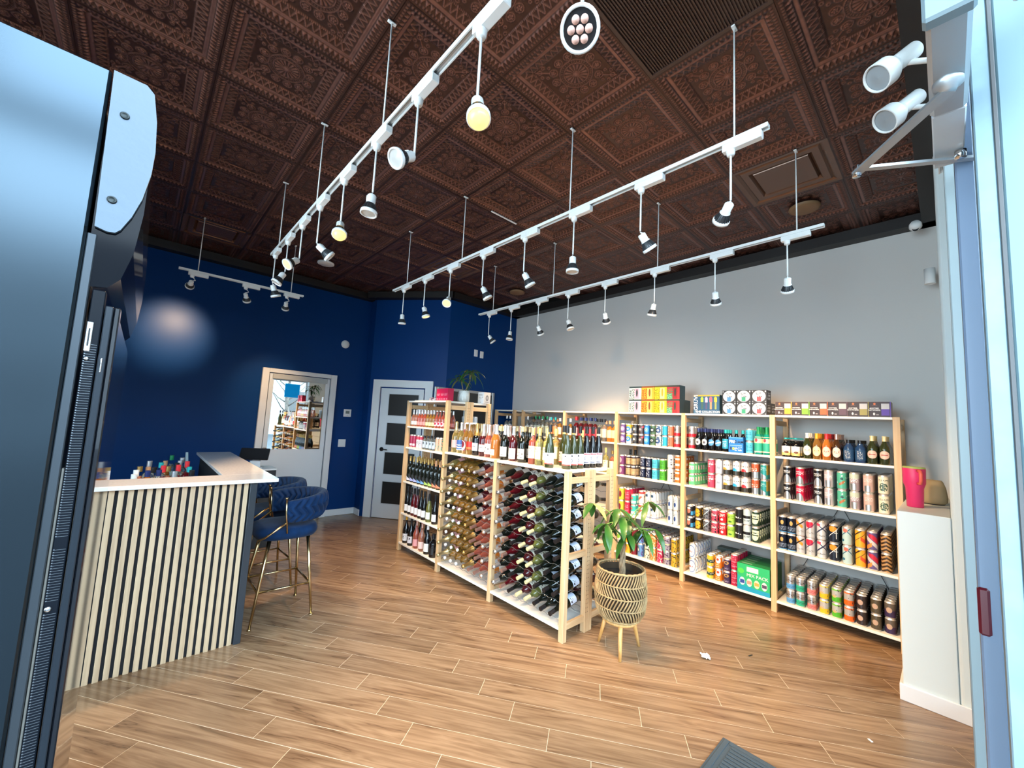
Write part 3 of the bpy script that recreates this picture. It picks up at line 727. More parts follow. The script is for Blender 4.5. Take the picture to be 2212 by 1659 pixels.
# ------------------------------------------------------------------ bar stools
def stool():
    t = thing('bar_stool', 'blue velvet bar stool with woven back and brass legs nearest camera', 'bar stool', (.945, 3.67, 0), 0, 'velvet stools at the bar')
    for sx_ in (-1, 1):
        for sy in (-1, 1):
            p0 = Vector((sx_ * .208, sy * .215, .012)); p1 = Vector((sx_ * .135 + .02, sy * .135, .615))
            lg = build(MB().tube([p0, p0.lerp(p1, .5), p1], .012, 10, radii=[.0085, .0115, .0145]), 'leg', GOLD, t)
            build(MB().lathe([[(0, -.012), (.014, -.011), (.015, -.004), (.009, .002), (0, .002)]], 12, cx=p0.x, cy=p0.y), 'foot', GOLD, lg)
            for v in lg.children[0].data.vertices: v.co.z += .012
    k = .38
    def at(sx_, sy): p0 = Vector((sx_ * .208, sy * .215, .012)); p1 = Vector((sx_ * .135 + .02, sy * .135, .615)); return p0.lerp(p1, k)
    cs = [at(-1, -1), at(1, -1), at(1, 1), at(-1, 1)]
    for i in range(4): build(MB().tube([cs[i], cs[(i + 1) % 4]], .008, 10), 'footrest', GOLD, t)
    # cushion: rounded superellipse
    mb = MB(); n = 40; prof = [(.0, .60), (.80, .60), (.93, .607), (1.0, .632), (1.01, .655), (.96, .684), (.82, .698), (.45, .705), (0, .706)]
    vs_ = []
    for r, z in prof:
        for i in range(n):
            a = 2 * PI * i / n; ca, sa = math.cos(a), math.sin(a); e = .62
            vs_.append((.01 + .225 * r * math.copysign(abs(ca) ** e, ca), .222 * r * math.copysign(abs(sa) ** e, sa), z))
    fs = [(j * n + i, j * n + (i + 1) % n, (j + 1) * n + (i + 1) % n, (j + 1) * n + i) for j in range(len(prof) - 1) for i in range(n)]
    mb.add(vs_, fs, 0, True); build(mb, 'seat', VELVET, t)
    # woven back
    mb = MB(); NA, NH = 132, 22; vs_ = []
    for side in (1, -1):
        for j in range(NH + 1):
            h = j / NH; zz = .735 + .205 * h
            for i in range(NA + 1):
                a = (-108 + 216 * i / NA) * PI / 180; u_ = i / NA * 18
                ph = (u_ + (abs(h * 3 % 2 - 1)) * .9) % 1
                bump_ = (abs(math.sin(PI * ph)) ** .5 - .30) * .040 * math.sin(PI * min(1, max(0, h))) ** .35
                endt = min(1, min(i, NA - i) / 6) ** .5
                th = (.016 + .012 * math.sin(PI * h)) * endt + bump_ * endt
                r = .222 + .025 * h + side * th
                drop = -.04 * (abs(a) / 1.885) ** 2 * h
                vs_.append((.03 + r * math.cos(a) * 1.0, r * math.sin(a) * 1.02, zz + drop))
    W_ = NA + 1; K = (NH + 1) * W_
    fs = []
    for s_ in (0, 1):
        for j in range(NH):
            for i in range(NA):
                q = (s_ * K + j * W_ + i, s_ * K + j * W_ + i + 1, s_ * K + (j + 1) * W_ + i + 1, s_ * K + (j + 1) * W_ + i); fs.append(q if s_ == 0 else q[::-1])
    for i in range(NA): fs.append((i, K + i, K + i + 1, i + 1)); fs.append((NH * W_ + i, NH * W_ + i + 1, K + NH * W_ + i + 1, K + NH * W_ + i))
    for j in range(NH): fs.append((j * W_, (j + 1) * W_, K + (j + 1) * W_, K + j * W_)); fs.append((j * W_ + NA, K + j * W_ + NA, K + (j + 1) * W_ + NA, (j + 1) * W_ + NA))
    mb.add(vs_, fs, 0, True); build(mb, 'backrest', VELVET, t)
    for s_ in (-1, 1):
        xb, yb = .03 - .075, s_ * .232
        build(MB().tube([(xb + .02, yb, .66), (xb, yb * 1.03, .80), (xb - .01, yb * 1.06, .925)], .0072, 10), 'back_post', GOLD, t)
        build(MB().tube([(-.20, s_ * .16, .612), (-.17, s_ * .215, .64), (xb + .005, yb * 1.02, .735)], .0075, 10), 'arm_brace', GOLD, t)
        build(MB().lathe([[(0, 0), (.011, 0), (.012, .008), (0, .012)]], 12, cx=xb - .01, cy=yb * 1.06), 'finial', GOLD, t).location = (0, 0, .922)
    return t
st = stool()
dup(st, (.955, 4.31, 0), (0, 0, .04), 'blue velvet bar stool with woven back, the farther one at the bar')

# ------------------------------------------------------------------ track lighting
t0 = 3.0
LIT = {(1, 1), (1, 4), (1, 6), (2, 5), (2, 6)}
LENS_ON = mat('lens_lit', (.2, .15, .1), .3, emit=(1.0, .66, .20), es=1.1)
LENS_HOT = mat('bulb_lit', (.2, .15, .1), .3, emit=(1.0, .62, .13), es=1.3)
LENS_OFF = mat('lens_off', (.42, .41, .39), .12, emit=(1, .80, .55), es=.05)
LENS_DIODE = mat('diode_lens', (.72, .42, .34), .3)
FIN = mat('heat_sink', (.055, .058, .062), .4, .5)
def light_head(kind):
    """parts are built pointing down -Z from the pivot"""
    P = {}
    P['yoke'] = (MB().tube([(0, 0, 0), (0, .012, -.012), (0, .026, -.03), (0, .024, -.06)], .0045, 6).mesh('yoke', TRACKW))
    P['socket'] = (MB().lathe([[(0, -.012), (.020, -.012), (.025, -.018), (.025, -.062), (.030, -.070)]], 20).mesh('socket', TRACKW))
    hs = MB(); hs.lathe([[(.018, -.066), (.026, -.072), (.040, -.112), (.040, -.116)]], 24)
    for i in range(18):
        a = 2 * PI * i / 18; ca, sa = math.cos(a), math.sin(a); n_ = (-sa * .0014, ca * .0014)
        q = [(.024, -.070), (.030, -.074), (.0455, -.112), (.038, -.114)]
        hs.add([(ca * r + s_ * n_[0], sa * r + s_ * n_[1], z) for s_ in (-1, 1) for r, z in q], [(0, 1, 2, 3), (7, 6, 5, 4), (0, 4, 5, 1), (1, 5, 6, 2), (2, 6, 7, 3)])
    P['heat_sink'] = hs.mesh('heat_sink', FIN)
    P['rim'] = MB().lathe([[(.040, -.112), (.047, -.114), (.0475, -.132), (.040, -.133), (.039, -.124)]], 28).mesh('rim', TRACKW)
    if kind == 'hot': lens = MB().lathe([[(.0, -.165), (.022, -.160), (.037, -.146), (.041, -.130), (.038, -.118)]], 24).mesh('bulb', LENS_HOT)
    else: lens = MB().lathe([[(0, -.130), (.040, -.127)]], 24).mesh('lens', {'on': LENS_ON, 'off': LENS_OFF, 'diode': BLACK}[kind])
    P['lens'] = lens
    return P
HEADS = {k: light_head(k) for k in ('on', 'off', 'hot', 'diode')}
ADP = MB(); ADP.bbox(-.018, .018, -.135, .035, -.036, 0, .003)
for i in range(16): ADP.box(-.0192, .0192, -.125 + i * .0072, -.122 + i * .0072, -.030, -.006)
ADP.lathe([[(0, -.062), (.015, -.062), (.018, -.055), (.021, -.036)]], 16)
ADP = ADP.mesh('adapter', TRACKW)
ROD = MB().tube([(0, 0, -.06), (0, 0, -.285)], .0048, 8).mesh('drop_rod', TRACKW)
def track(n, X, ya, yb, rods, label, along='Y', Yc=0):
    t = thing('light_track', label, 'track', (X, (ya + yb) / 2, t0) if along == 'Y' else ((ya + yb) / 2, Yc, t0), 0 if along == 'Y' else -PI / 2, 'white lighting tracks')
    h = (yb - ya) / 2
    m = MB(); m.box(-.017, .017, -h, h, -.006, 0); m.box(-.017, -.012, -h, h, -.020, -.006); m.box(.012, .017, -h, h, -.020, -.006); m.box(-.012, .012, -h, -h + .004, -.018, -.006); m.box(-.012, .012, h - .004, h, -.018, -.006)
    build(m, 'channel', TRACKW, t)
    build(MB().box(-.004, .004, -h + .02, h - .02, -.010, -.0062), 'conductor', ALU, t)
    for r in rods:
        q = (r - (ya + yb) / 2) if along == 'Y' else -(r - (ya + yb) / 2)
        rd = build(MB().tube([(0, q, 0), (0, q, ZC - t0 - .004)], .0042, 8), 'suspension_rod', TRACKW, t)
        build(MB().bbox(-.022, .022, q - .009, q + .009, ZC - t0 - .012, ZC - t0 - .004, .002), 'ceiling_clip', TRACKW, rd)
    return t
track(1, .74, .20, 4.11, (.85, 1.85, 2.867, 3.881), 'white suspended track nearest the bar, leftmost of the long three')
track(2, 1.957, .50, 4.17, (.644, 1.651, 2.868, 3.871), 'white suspended track over the wine racks, middle of the long three')
track(3, 3.18, .50, 4.17, (.651, 1.663, 2.872, 3.89), 'white suspended track nearest the grey wall, over the can aisle')
track(4, 0, .145, 1.327, (.284, 1.17), 'short white suspended track along the blue wall behind the bar', 'X', 5.30)
ORD = ['first', 'second', 'third', 'fourth', 'fifth', 'sixth', 'seventh', 'eighth', 'ninth']
TN = {1: 'bar side track', 2: 'middle track', 3: 'grey wall track', 4: 'short blue wall track'}
def fixture(tn, k, x, y, dirv, kind, drop=True):
    t = thing('track_light', 'white track spotlight, %s from the entrance on the %s' % (ORD[k], TN[tn]), 'spotlight', (x, y, t0 - .02), 0, 'track spotlights')
    if kind in ('hot', 'on'): t['label'] = 'glowing warm track spotlight, %s from the entrance on the %s' % (ORD[k], TN[tn])
    link('adapter', ADP, t)
    zp = -.292
    if drop: link('drop_rod', ROD, t)
    else: zp = -.10; link('arm_wire', MB().tube([(0, 0, -.055), (.02, 0, -.07), (.03, 0, -.085), (0, 0, -.10)], .004, 6).mesh('arm_wire', TRACKW), t)
    d = Vector(dirv).normalized(); q = (-d).to_track_quat('Z', 'Y')
    sk = None
    for nm in ('yoke', 'socket', 'heat_sink', 'rim', 'lens'):
        o = link(nm, HEADS[kind][nm], t, (0, 0, zp - (.055 if kind == 'diode' else 0))); o.rotation_euler = q.to_euler(); o.scale = (.86,) * 3 if kind != 'diode' else (1, 1, 1)
        if nm == 'lens' and kind == 'diode':
            for i in range(7):
                a = i * PI / 3; r = 0 if i == 6 else .021
                build(MB().lathe([[(0, -.1345), (.0088, -.1335), (.0095, -.130)]], 14, cx=r * math.cos(a), cy=r * math.sin(a)), 'diode', LENS_DIODE, o)
    return t, Vector((x, y, t0 - .02 + zp)), d
def spot(p, d, power, size=75, blend=.8):
    l = bpy.data.lights.new('lamp_beam', 'SPOT'); l.energy = power; l.color = WARM; l.spot_size = math.radians(size); l.spot_blend = blend; l.shadow_soft_size = .035
    o = bpy.data.objects.new('lamp_beam', l); C.objects.link(o); o.location = p + d * .175; o.rotation_euler = (-d).to_track_quat('Z', 'Y').to_euler(); return o
D1 = [((-.50, -.38, -.80), 'diode'), ((-.15, -.35, -.92), 'hot'), ((-.75, -.15, -.55), 'off'), ((-.1, 0, -1), 'off'), ((-.15, -.45, -.85), 'hot'), ((.75, -.2, -.62), 'off'), ((-.72, -.25, -.62), 'on'), ((-.45, .05, -.85), 'off'), ((.35, .1, -.9), 'off')]
Y1 = [.61, 1.057, 1.49, 1.904, 2.34, 2.77, 3.165, 3.559, 3.975]
D2 = [((.62, .62, -.42), 'off'), ((.55, -.25, -.75), 'off'), ((0, 0, -1), 'off'), ((.45, -.25, -.85), 'off'), ((.42, -.25, -.85), 'off'), ((-.5, -.5, -.7), 'on'), ((.2, -.2, -.93), 'on'), ((.1, .1, -.97), 'off')]
Y2 = [.66, 1.131, 1.61, 2.067, 2.555, 3.037, 3.483, 3.923]
D3 = [((.6, .15, -.72), 'off'), ((.58, .15, -.75), 'off'), ((.2, .3, -.9), 'off'), ((.58, .2, -.7), 'off'), ((.1, -.3, -.9), 'off'), ((.6, .1, -.75), 'off'), ((-.1, 0, -.97), 'off'), ((.5, -.3, -.75), 'off')]
Y3 = [.709, 1.186, 1.688, 2.196, 2.652, 3.083, 3.537, 3.956]
for tn, X, Ys, Ds in ((1, .74, Y1, D1), (2, 1.957, Y2, D2), (3, 3.18, Y3, D3)):
    for k, (y, (d, kind)) in enumerate(zip(Ys, Ds)):
        t, p, dv = fixture(tn, k, X, y, d, kind)
        spot(p, dv, LAMP_W * (1.0 if kind != 'hot' else .8))
for k, (x, d) in enumerate(((.26, (-.05, .95, -.30)), (.735, (.35, .75, -.75)), (1.15, (.15, .85, -.75)))):
    t, p, dv = fixture(4, k, x, 5.30, d, 'off', False)
    t.rotation_euler = (0, 0, 0); t['label'] = 'short hung track spotlight, %s from the left on the blue wall track' % ORD[k]
    for ch in t.children:
        if ch.name.startswith('adapter'): ch.rotation_euler = (0, 0, PI / 2)
    spot(p, dv, LAMP_W * (1.3, .35, .3)[k], 50, 1.0)
# two bullet lamps over the entrance glazing
BUL = MB().lathe([[(0, 0), (.026, 0), (.031, -.005)], [(.031, -.005), (.031, -.095)], [(.031, -.095), (.044, -.112), (.052, -.125)], [(.052, -.125), (.054, -.172), (.049, -.175), (.047, -.166)]], 28).mesh('shade', TRACKW)
BLN = MB().lathe([[(0, -.168), (.049, -.164)]], 24).mesh('lens', mat('bullet_lens', (.30, .33, .35), .25))
track(5, 0, 1.95, 2.9, (2.1, 2.8), 'white suspended track with two bullet lamps above the entrance glazing', 'X', -.035)
for k, (x, y, z) in enumerate(((1.985, .085, 3.03), (2.27, .085, 3.02))):
    t = thing('bullet_lamp', ('nearer' if k == 0 else 'farther') + ' white bullet shaped lamp above the door closer arms', 'spotlight', (x, y, z), 0, 'bullet lamps by the entrance')
    d = Vector((-.40, .53, -.54)).normalized(); e = (-d).to_track_quat('Z', 'Y').to_euler()
    link('shade', BUL, t, tuple(-d * .09), e); link('lens', BLN, t, tuple(-d * .09), e)
    build(MB().tube([(0, 0, 0), (.03, -.05, .0), (.05, -.095, -.01)], .010, 10), 'arm', TRACKW, t); build(MB().bbox(.02, .08, -.118, -.088, -.056, .0, .004), 'adapter', TRACKW, t)

# ------------------------------------------------------------------ shelving units (pine posts, white boards)
def post_mesh(h):
    mb = MB(); mb.bbox(-.022, .022, -.022, .022, 0, h, .002)
    return mb.mesh('post', PINE)
_pm = {}
def holes(h):
    mb = MB(); z = .15
    while z < h - .05:
        for s_ in (-1, 1):
            for xo in (-.010, .010):
                y = s_ * .0224; mb.add([(xo - .0028, y, z - .0028), (xo + .0028, y, z - .0028), (xo + .0028, y, z + .0028), (xo - .0028, y, z + .0028)], [(0, 1, 2, 3)])
        z += .032
    return mb.mesh('peg_holes', mat('hole_dark', (.04, .03, .02), .9))
for h in (1.24, 1.79): _pm[h] = (post_mesh(h), holes(h))
BRD = mat('shelf_white', 'E8E6E0', .35); 
def rack(label, x0, x1, frames, h, bays, group, zs, skip_braces=()):
    """frames: y centres of the side frames; bays: (ya, yb) pairs; zs: top heights of the boards"""
    t = thing('shelving_unit', label, 'shelf', ((x0 + x1) / 2, (frames[0] + frames[-1]) / 2, 0), 0, group)
    ox, oy = t.location.x, t.location.y
    for y in frames:
        for x in (x0 + .022, x1 - .022):
            p = link('post', _pm[h][0], t, (x - ox, y - oy, 0)); q = link('peg_holes', _pm[h][1], p) if x > (x0 + x1) / 2 else None
            if q: q['kind'] = 'stuff'
        for zz in (h - .075, h * .48, .10):
            build(MB().bbox(x0 + .044 - ox, x1 - .044 - ox, y - .012 - oy, y + .012 - oy, zz - .022, zz + .025, .0015), 'rung', PINEX, t)
    for (ya, yb), Z in zip(bays, zs):
        for z in Z:
            a, b = ((ya - .010, yb + .010) if z > h - .02 else (ya, yb))
            s_ = build(MB().bbox(x0 + (.0 if z < h - .02 else -.001) - ox, x1 - ox, ya - oy, yb - oy, z - .020, z, .0015), 'shelf', BRD, t)
    return t
GX0, GX1 = 4.41, 4.91
gf = [.268, 1.122, 1.974, 2.823, 3.672, 4.52]
gb = [(gf[i] + .0222, gf[i + 1] - .0222) for i in range(5)]
GZ = [1.788, 1.404, 1.015, .56, .105]
gu = rack('long tall pine shelving unit of five bays against the grey wall', GX0, GX1, gf, 1.79, gb, None, [GZ] * 5)
rack('narrow tall pine shelving unit in the far corner of the grey wall', GX0, GX1, [4.722, 5.165], 1.79, [(4.744, 5.143)], None, [GZ])
for i in (0, 2):       # wire cross braces on the back
    ya, yb = gb[i]
    for z0, z1 in ((.60, 1.0),):
        o = MB(); o.tube([(GX1 - .01 - (GX0 + GX1) / 2, ya - gu.location.y, .12), (GX1 - .01 - (GX0 + GX1) / 2, (ya + yb) / 2 - gu.location.y, .98)], .003, 6)
        o.tube([(GX1 - .01 - (GX0 + GX1) / 2, yb - gu.location.y, .12), (GX1 - .01 - (GX0 + GX1) / 2, (ya + yb) / 2 - gu.location.y, .98)], .003, 6)
        build(o, 'cross_brace', mat('brace_grey', (.12, .12, .13), .4, .5), gu)
FX0, FX1, FX2 = 2.43, 2.735, 3.04
lf_ = [1.978, 2.812]; lb = [(2.0, 2.79), (2.834, 3.645)]
rack('low pine wine rack with slanting bottles, aisle side facing the bar', FX0, FX1, lf_, 1.24, lb, 'low wine racks', [[1.24, .10]] * 2)
rack('low pine wine rack back to back behind the bar side rack', FX1 + .003, FX2, lf_, 1.24, lb, 'low wine racks', [[1.24, .10]] * 2)
TZ = [1.788, 1.48, 1.225, .818, .443, .10]
tf_ = [3.670, 4.525]; tbay = [(3.692, 4.503)]
rack('tall pine shelving unit of one bay at the end facing the bar', FX0, FX1, tf_, 1.79, tbay, 'tall end shelving units', [TZ])
rack('tall pine shelving unit of one bay back to back with the bar side one', FX1 + .003, FX2, tf_, 1.79, tbay, 'tall end shelving units', [TZ])

# wire bottle holders in the low racks
WIRE = mat('wire_grey', (.22, .23, .24), .4, .5)
RZ = [.152 + i * .1283 for i in range(8)]
def wires(unit, ya, yb, xs, flip=1):
    ox, oy = unit.location.x, unit.location.y
    for z in RZ:
        mb = MB()
        for x in xs:
            n = int((yb - ya) / .0125); pts = []
            for i in range(n + 1):
                y = ya + (yb - ya) * i / n; pts.append((x - ox, y - oy, z - .030 + .011 * abs(math.cos(PI * (y - ya) / .0965)) + (.012 if x == xs[-1] else 0)))
            mb.tube(pts, .0017, 5)
        build(mb, 'wire_bottle_holder', WIRE, unit)
LOW = [o for o in C.objects if o.name.startswith('shelving_unit') and o.get('group') == 'low wine racks']
for a, b in lb:
    wires(LOW[0], a, b, (FX0 + .045, FX1 - .05)); wires(LOW[1], a, b, (FX1 + .05, FX2 - .045))

# ------------------------------------------------------------------ cans
CANALU = mat('can_aluminium', (.80, .81, .82), .36, .85)
CH = {'s': (.033, .122), 't': (.033, .152), 'l': (.028, .152), 'm': (.033, .146)}
SIL = (.62, .64, .66, .9)
EYE = lambda a, b: [('e', .5, .5, .17, .30, b), ('e', .5, .5, .07, .11, 'F2F2F2'), ('e', .5, .5, .03, .05, '111111')]
CAN = {   # key: (words, size, base, layers, metal)
 'blkslv': ('black can with silver dome', 't', '1A1A1E', [('e', .5, .0, .16, .52, SIL), ('t', .36, .64, .62, .82, 40, 12, 'F4F4F4')], 0),
 'redslv': ('crimson can with silver dome', 't', 'B5123C', [('e', .48, .0, .18, .50, SIL), ('t', .34, .66, .60, .84, 40, 12, 'F4E8EC')], 0),
 'lilac': ('lilac and silver can', 't', 'B7AEB8', [('r', .38, .60, .0, .42, SIL), ('t', .36, .66, .55, .80, 40, 12, 'F4F4F4')], .2),
 'tealmoth': ('teal can with brown triangle', 't', '4DA58E', [('dr', 1.2, -.25, .09, .4, .62, .2, .5, 'A46A3C'), ('n', 7, 4, .62, 'BFE3D8'), ('e', .5, .62, .05, .07, '1F3A38')], 0),
 'mauve': ('sage and mauve can', 't', '9A8A92', [('r', 0, 1, .72, 1, 'B8C4B4'), ('r', .38, .58, 0, .4, SIL), ('t', .36, .66, .5, .72, 40, 12, 'F4F4F4')], 0),
 'pink': ('dusty pink can', 't', 'C9A79F', [('r', .38, .58, 0, .36, SIL), ('t', .36, .66, .6, .8, 36, 12, 'E8D8D4')], 0),
 'cream': ('cream can with green emblem', 't', 'DDD8C0', [('e', .5, .38, .14, .26, '3C5A4A'), ('n', 26, 12, .56, 'DDD8C0'), ('t', .32, .68, .74, .84, 30, 14, '2E3E38')], 0),
 'stout': ('navy stout can with gold harp mark', 't', '10182A', [('e', .5, .66, .06, .15, 'B99858'), ('t', .3, .7, .12, .42, 30, 12, '8090A8'), ('r', 0, 1, 0, .05, '3C8CC8')], .25),
 'orgtri': ('grey can with orange triangle', 't', 'C3C5C8', [('dr', -1.3, 1.35, .12, .3, .62, .5, .98, 'E08A2A'), ('dr', 1.2, .15, .05, .3, .7, .4, .95, '222222'), ('t', .36, .66, .22, .32, 30, 20, '44484C')], .3),
 'redtri': ('grey can with red triangle', 't', 'C3C5C8', [('e', .46, .82, .16, .22, 'CC2440'), ('d', 1.4, -.05, .03, '2A3560'), ('t', .36, .66, .22, .32, 30, 20, '44484C')], .3),
 'navywht': ('white and navy can with red top', 't', 'CDD2D6', [('d', 1.4, -.1, .05, '2A3050'), ('d', -1.4, 1.5, .04, '2A3050'), ('r', .3, .5, .84, 1, 'C84460'), ('t', .36, .66, .2, .3, 30, 20, '44484C')], .3),
 'navyorg': ('navy can with orange triangle', 't', '141C2C', [('e', .47, .80, .16, .18, 'DE8C30'), ('d', 1.6, -.2, .025, 'D8DCE0'), ('r', .52, .66, .55, .58, 'E8E8E8'), ('r', .58, .61, .2, .8, 'E8E8E8')], 0),
 'palelip': ('pale blue tall can with red diamond', 't', 'A9C4C6', [('d', 1.5, .02, .035, '1E5C7C'), ('d', -1.5, 1.6, .035, '1E5C7C'), ('e', .47, .86, .08, .12, 'E06858'), ('e', .38, .24, .05, .08, '1E5C7C')], 0),
 'orange': ('orange tall can with red flash', 't', 'E5A02C', [('d', 1.3, -.08, .02, '3A2A18'), ('d', 1.3, .28, .05, '3A2A18'), ('dr', -1.1, 1.1, .12, .52, .8, .2, .8, 'D8502C')], 0),
 'kelly': ('purple can with grey slash', 't', '5A4C7C', [('d', -1.4, 1.12, .13, 'C8C2C0'), ('dr', -1.4, 1.46, .16, .4, .8, .3, .9, 'C02840'), ('dr', 1.2, -.3, .12, .25, .5, 0, .5, 'DE8848')], 0),
 'zigzag': ('brown zigzag patterned tall can', 't', '3A2818', [('z', 3, 4.5, 1.4, 'B08858')], 0),
 'blueslv': ('silver can with blue lower band', 's', 'C5C8CC', [('r', 0, 1, 0, .42, '5C9CD0'), ('t', .3, .7, .55, .78, 30, 10, '443C38'), ('t', .3, .7, .1, .3, 30, 14, '2C5C90')], .8),
 'greenslv': ('silver can with green lower band', 's', 'C5C8CC', [('r', 0, 1, 0, .48, '2CA884'), ('t', .3, .7, .58, .8, 30, 10, '443C38'), ('t', .3, .7, .15, .35, 30, 14, '0C604C')], .8),
 'pinkslv': ('silver can with salmon lower band', 's', 'C5C8CC', [('r', 0, 1, 0, .44, 'D88080'), ('t', .3, .7, .52, .76, 30, 10, '443C38'), ('t', .3, .7, .12, .32, 30, 14, 'A04048')], .8),
 'yellow': ('grey and yellow can', 's', 'B8B8B6', [('r', 0, 1, 0, .40, 'E0B428'), ('r', 0, 1, .9, 1, 'D8C44C'), ('n', 8, 3, .64, '44444C'), ('e', .46, .42, .07, .1, 'E0A878')], .2),
 'lime': ('grey and lime green can', 's', 'B0B4B0', [('r', 0, 1, 0, .40, '4CA82C'), ('r', 0, 1, .88, 1, '6CBC3C'), ('n', 8, 3, .62, '44444C'), ('e', .46, .42, .07, .1, 'D8A878')], .2),
 'org': ('grey and orange can', 's', 'B0ACA8', [('r', 0, 1, 0, .40, 'DC6020'), ('r', 0, 1, .88, 1, 'D86C3C'), ('n', 8, 3, .62, '44403C')], .2),
 'dark1': ('dark brown can with pale circle', 's', '2C2426', [('n', 6, 3, .6, '4C4448'), ('e', .47, .5, .09, .2, 'B89C8C')], 0),
 'dark2': ('olive brown can with pale circle', 's', '4C4434', [('n', 6, 3, .6, '6C6454'), ('e', .47, .5, .09, .2, 'B89C88')], 0),
 'dark3': ('dusky purple can with pale circle', 's', '34284C', [('r', 0, 1, .5, 1, '5C544C'), ('e', .47, .5, .09, .2, 'B89C88')], 0),
 'gemgreen': ('small mint green can', 's', '58B47C', [('r', .34, .66, .35, .78, 'D8DCD4'), ('t', .36, .64, .38, .74, 24, 8, 'B0405C')], .1),
 'nored': ('raspberry can with white lettering', 't', 'B83C58', [('t', .34, .66, .45, .85, 18, 5, 'F2E8EA')], 0),
 'palezen': ('tall pale blue can with thin script', 't', 'B8C4D8', [('t', .4, .6, .35, .6, 30, 10, '5C6878')], 0),
 'whtorg': ('white can with orange sun', 't', 'E4E2DE', [('e', .45, .38, .13, .16, 'D8963C'), ('r', 0, 1, 0, .36, '34322C'), ('t', .32, .68, .66, .76, 20, 10, '34322C')], .1),
 'whtblu': ('white can with blue sun', 't', 'E4E6E8', [('e', .45, .38, .13, .18, '30A0D8'), ('r', 0, 1, 0, .34, '34322C'), ('t', .32, .68, .66, .76, 20, 10, '34322C')], .1),
 'whtred': ('white can with red sun', 't', 'E4E2E0', [('e', .45, .38, .13, .18, 'D03038'), ('r', 0, 1, 0, .34, '34322C'), ('t', .32, .68, .66, .76, 20, 10, '34322C')], .1),
 'rust': ('rust and silver can', 't', 'B85838', [('r', 0, 1, 0, .45, SIL), ('t', .34, .62, .5, .75, 24, 8, 'E8DCD4')], .2),
 'tealslv': ('teal and silver can', 't', '2C8C8C', [('dr', -.8, .5, .2, .35, .6, 0, .5, SIL), ('t', .34, .62, .6, .85, 24, 8, '9CC8C8'), ('r', .62, .8, .3, 1, '8C7C34')], .2),
 'face': ('black can with red patch', 's', '1C1E24', [('e', .46, .55, .10, .28, 'A8685C'), ('r', .58, .75, .1, .5, '4090C0'), ('e', .46, .82, .1, .1, 'D8D4D0')], 0),
 'goldc': ('black and gold patterned can', 's', '2C2418', [('e', .48, .5, .16, .42, 'CC9C2C'), ('n', 14, 6, .58, '5C4414')], .2),
 'greyc': ('grey ornate can', 's', '6C7078', [('n', 12, 5, .55, '24282C'), ('d', 2, -.4, .04, 'A8C8D8')], .3),
 'pinkblk': ('pink and black can', 's', 'B84860', [('n', 9, 4, .55, '241C24'), ('t', .34, .66, .4, .7, 20, 6, 'E8D8D8')], 0),
 'redc': ('bright red can with white lettering', 's', 'C81C2C', [('t', .36, .64, .55, .85, 22, 9, 'F4E4E4'), ('e', .5, .3, .06, .12, 'F4E4E4')], 0),
 'limec': ('lime green can with dark print', 's', '98C850', [('t', .32, .68, .55, .85, 22, 12, '2C4C1C'), ('e', .5, .25, .08, .08, '3C6C24')], 0),
 'blackc': ('black can with white script', 't', '18181C', [('t', .32, .68, .3, .5, 16, 6, 'DCDCDC')], 0),
 'iceblack': ('pale blue can with black label band', 't', 'B0C4CC', [('r', .3, .7, .42, .62, '1C1C20'), ('t', .34, .66, .2, .34, 26, 14, '44545C')], 0),
 'shield': ('cream shield on dark green can', 't', '243C2C', [('r', .3, .7, .42, .85, 'D0DCC0'), ('e', .5, .42, .16, .28, 'D0DCC0'), ('r', .34, .66, .46, .54, '243C2C'), ('t', .34, .66, .62, .76, 18, 8, '243C2C')], 0),
 'hex': ('white can with blue hexagon', 't', 'DDE2E6', [('e', .5, .5, .19, .46, '3C68A8'), ('e', .5, .5, .165, .40, 'E4E8EC'), ('t', .36, .66, .42, .6, 16, 5, 'C83040')], .1),
 'yelteal': ('yellow and dark teal can', 's', 'D8B430', [('r', 0, 1, .3, .6, '14403C'), ('n', 10, 5, .6, 'C8C8C4')], .1),
 'orgwht': ('orange can with white swirl', 's', 'E87420', [('e', .54, .75, .12, .3, 'E8E8EC'), ('e', .52, .82, .06, .12, 'C83C28'), ('t', .4, .6, .1, .4, 22, 10, 'F8D8B8')], 0),
 'purple': ('dark purple patterned can', 's', '34284C', [('e', .48, .72, .12, .16, 'B09058'), ('e', .48, .72, .06, .08, '34284C'), ('t', .36, .6, .1, .35, 20, 8, '8C84A0')], 0),
 'crimson': ('tall slim crimson can', 't', 'A81840', [('t', .36, .64, .1, .9, 20, 6, 'D87890')], 0),
 'eyep': ('purple can with eye mark', 's', '5C447C', EYE(0, 'A088B8'), 0), 'eyey': ('yellow and blue can with eye mark', 's', 'E0C040', [('r', 0, 1, 0, .55, 'D4D8DC')] + EYE(0, '3080C8'), 0),
 'eyek': ('black can with eye mark', 's', '28282C', EYE(0, '50504C'), 0), 'eyer': ('charcoal and red can with eye mark', 's', '3C3438', [('d', 1, .1, .12, 'C05060')] + EYE(0, '584C50'), 0),
 'eyeb': ('blue can with eye mark', 's', '2478C8', EYE(0, '60A8E0'), 0), 'eyeg': ('dark green can with eye mark', 's', '4C6C50', EYE(0, '28382C'), 0),
 'eyew': ('white and navy can with eye mark', 's', 'DDE2E6', [('n', 6, 5, .57, '28486C')] + EYE(0, '28487C'), 0), 'tealc': ('teal blue can with white side print', 's', '28A0C4', [('t', .3, .45, .1, .9, 20, 6, 'DCECF0')], .1),
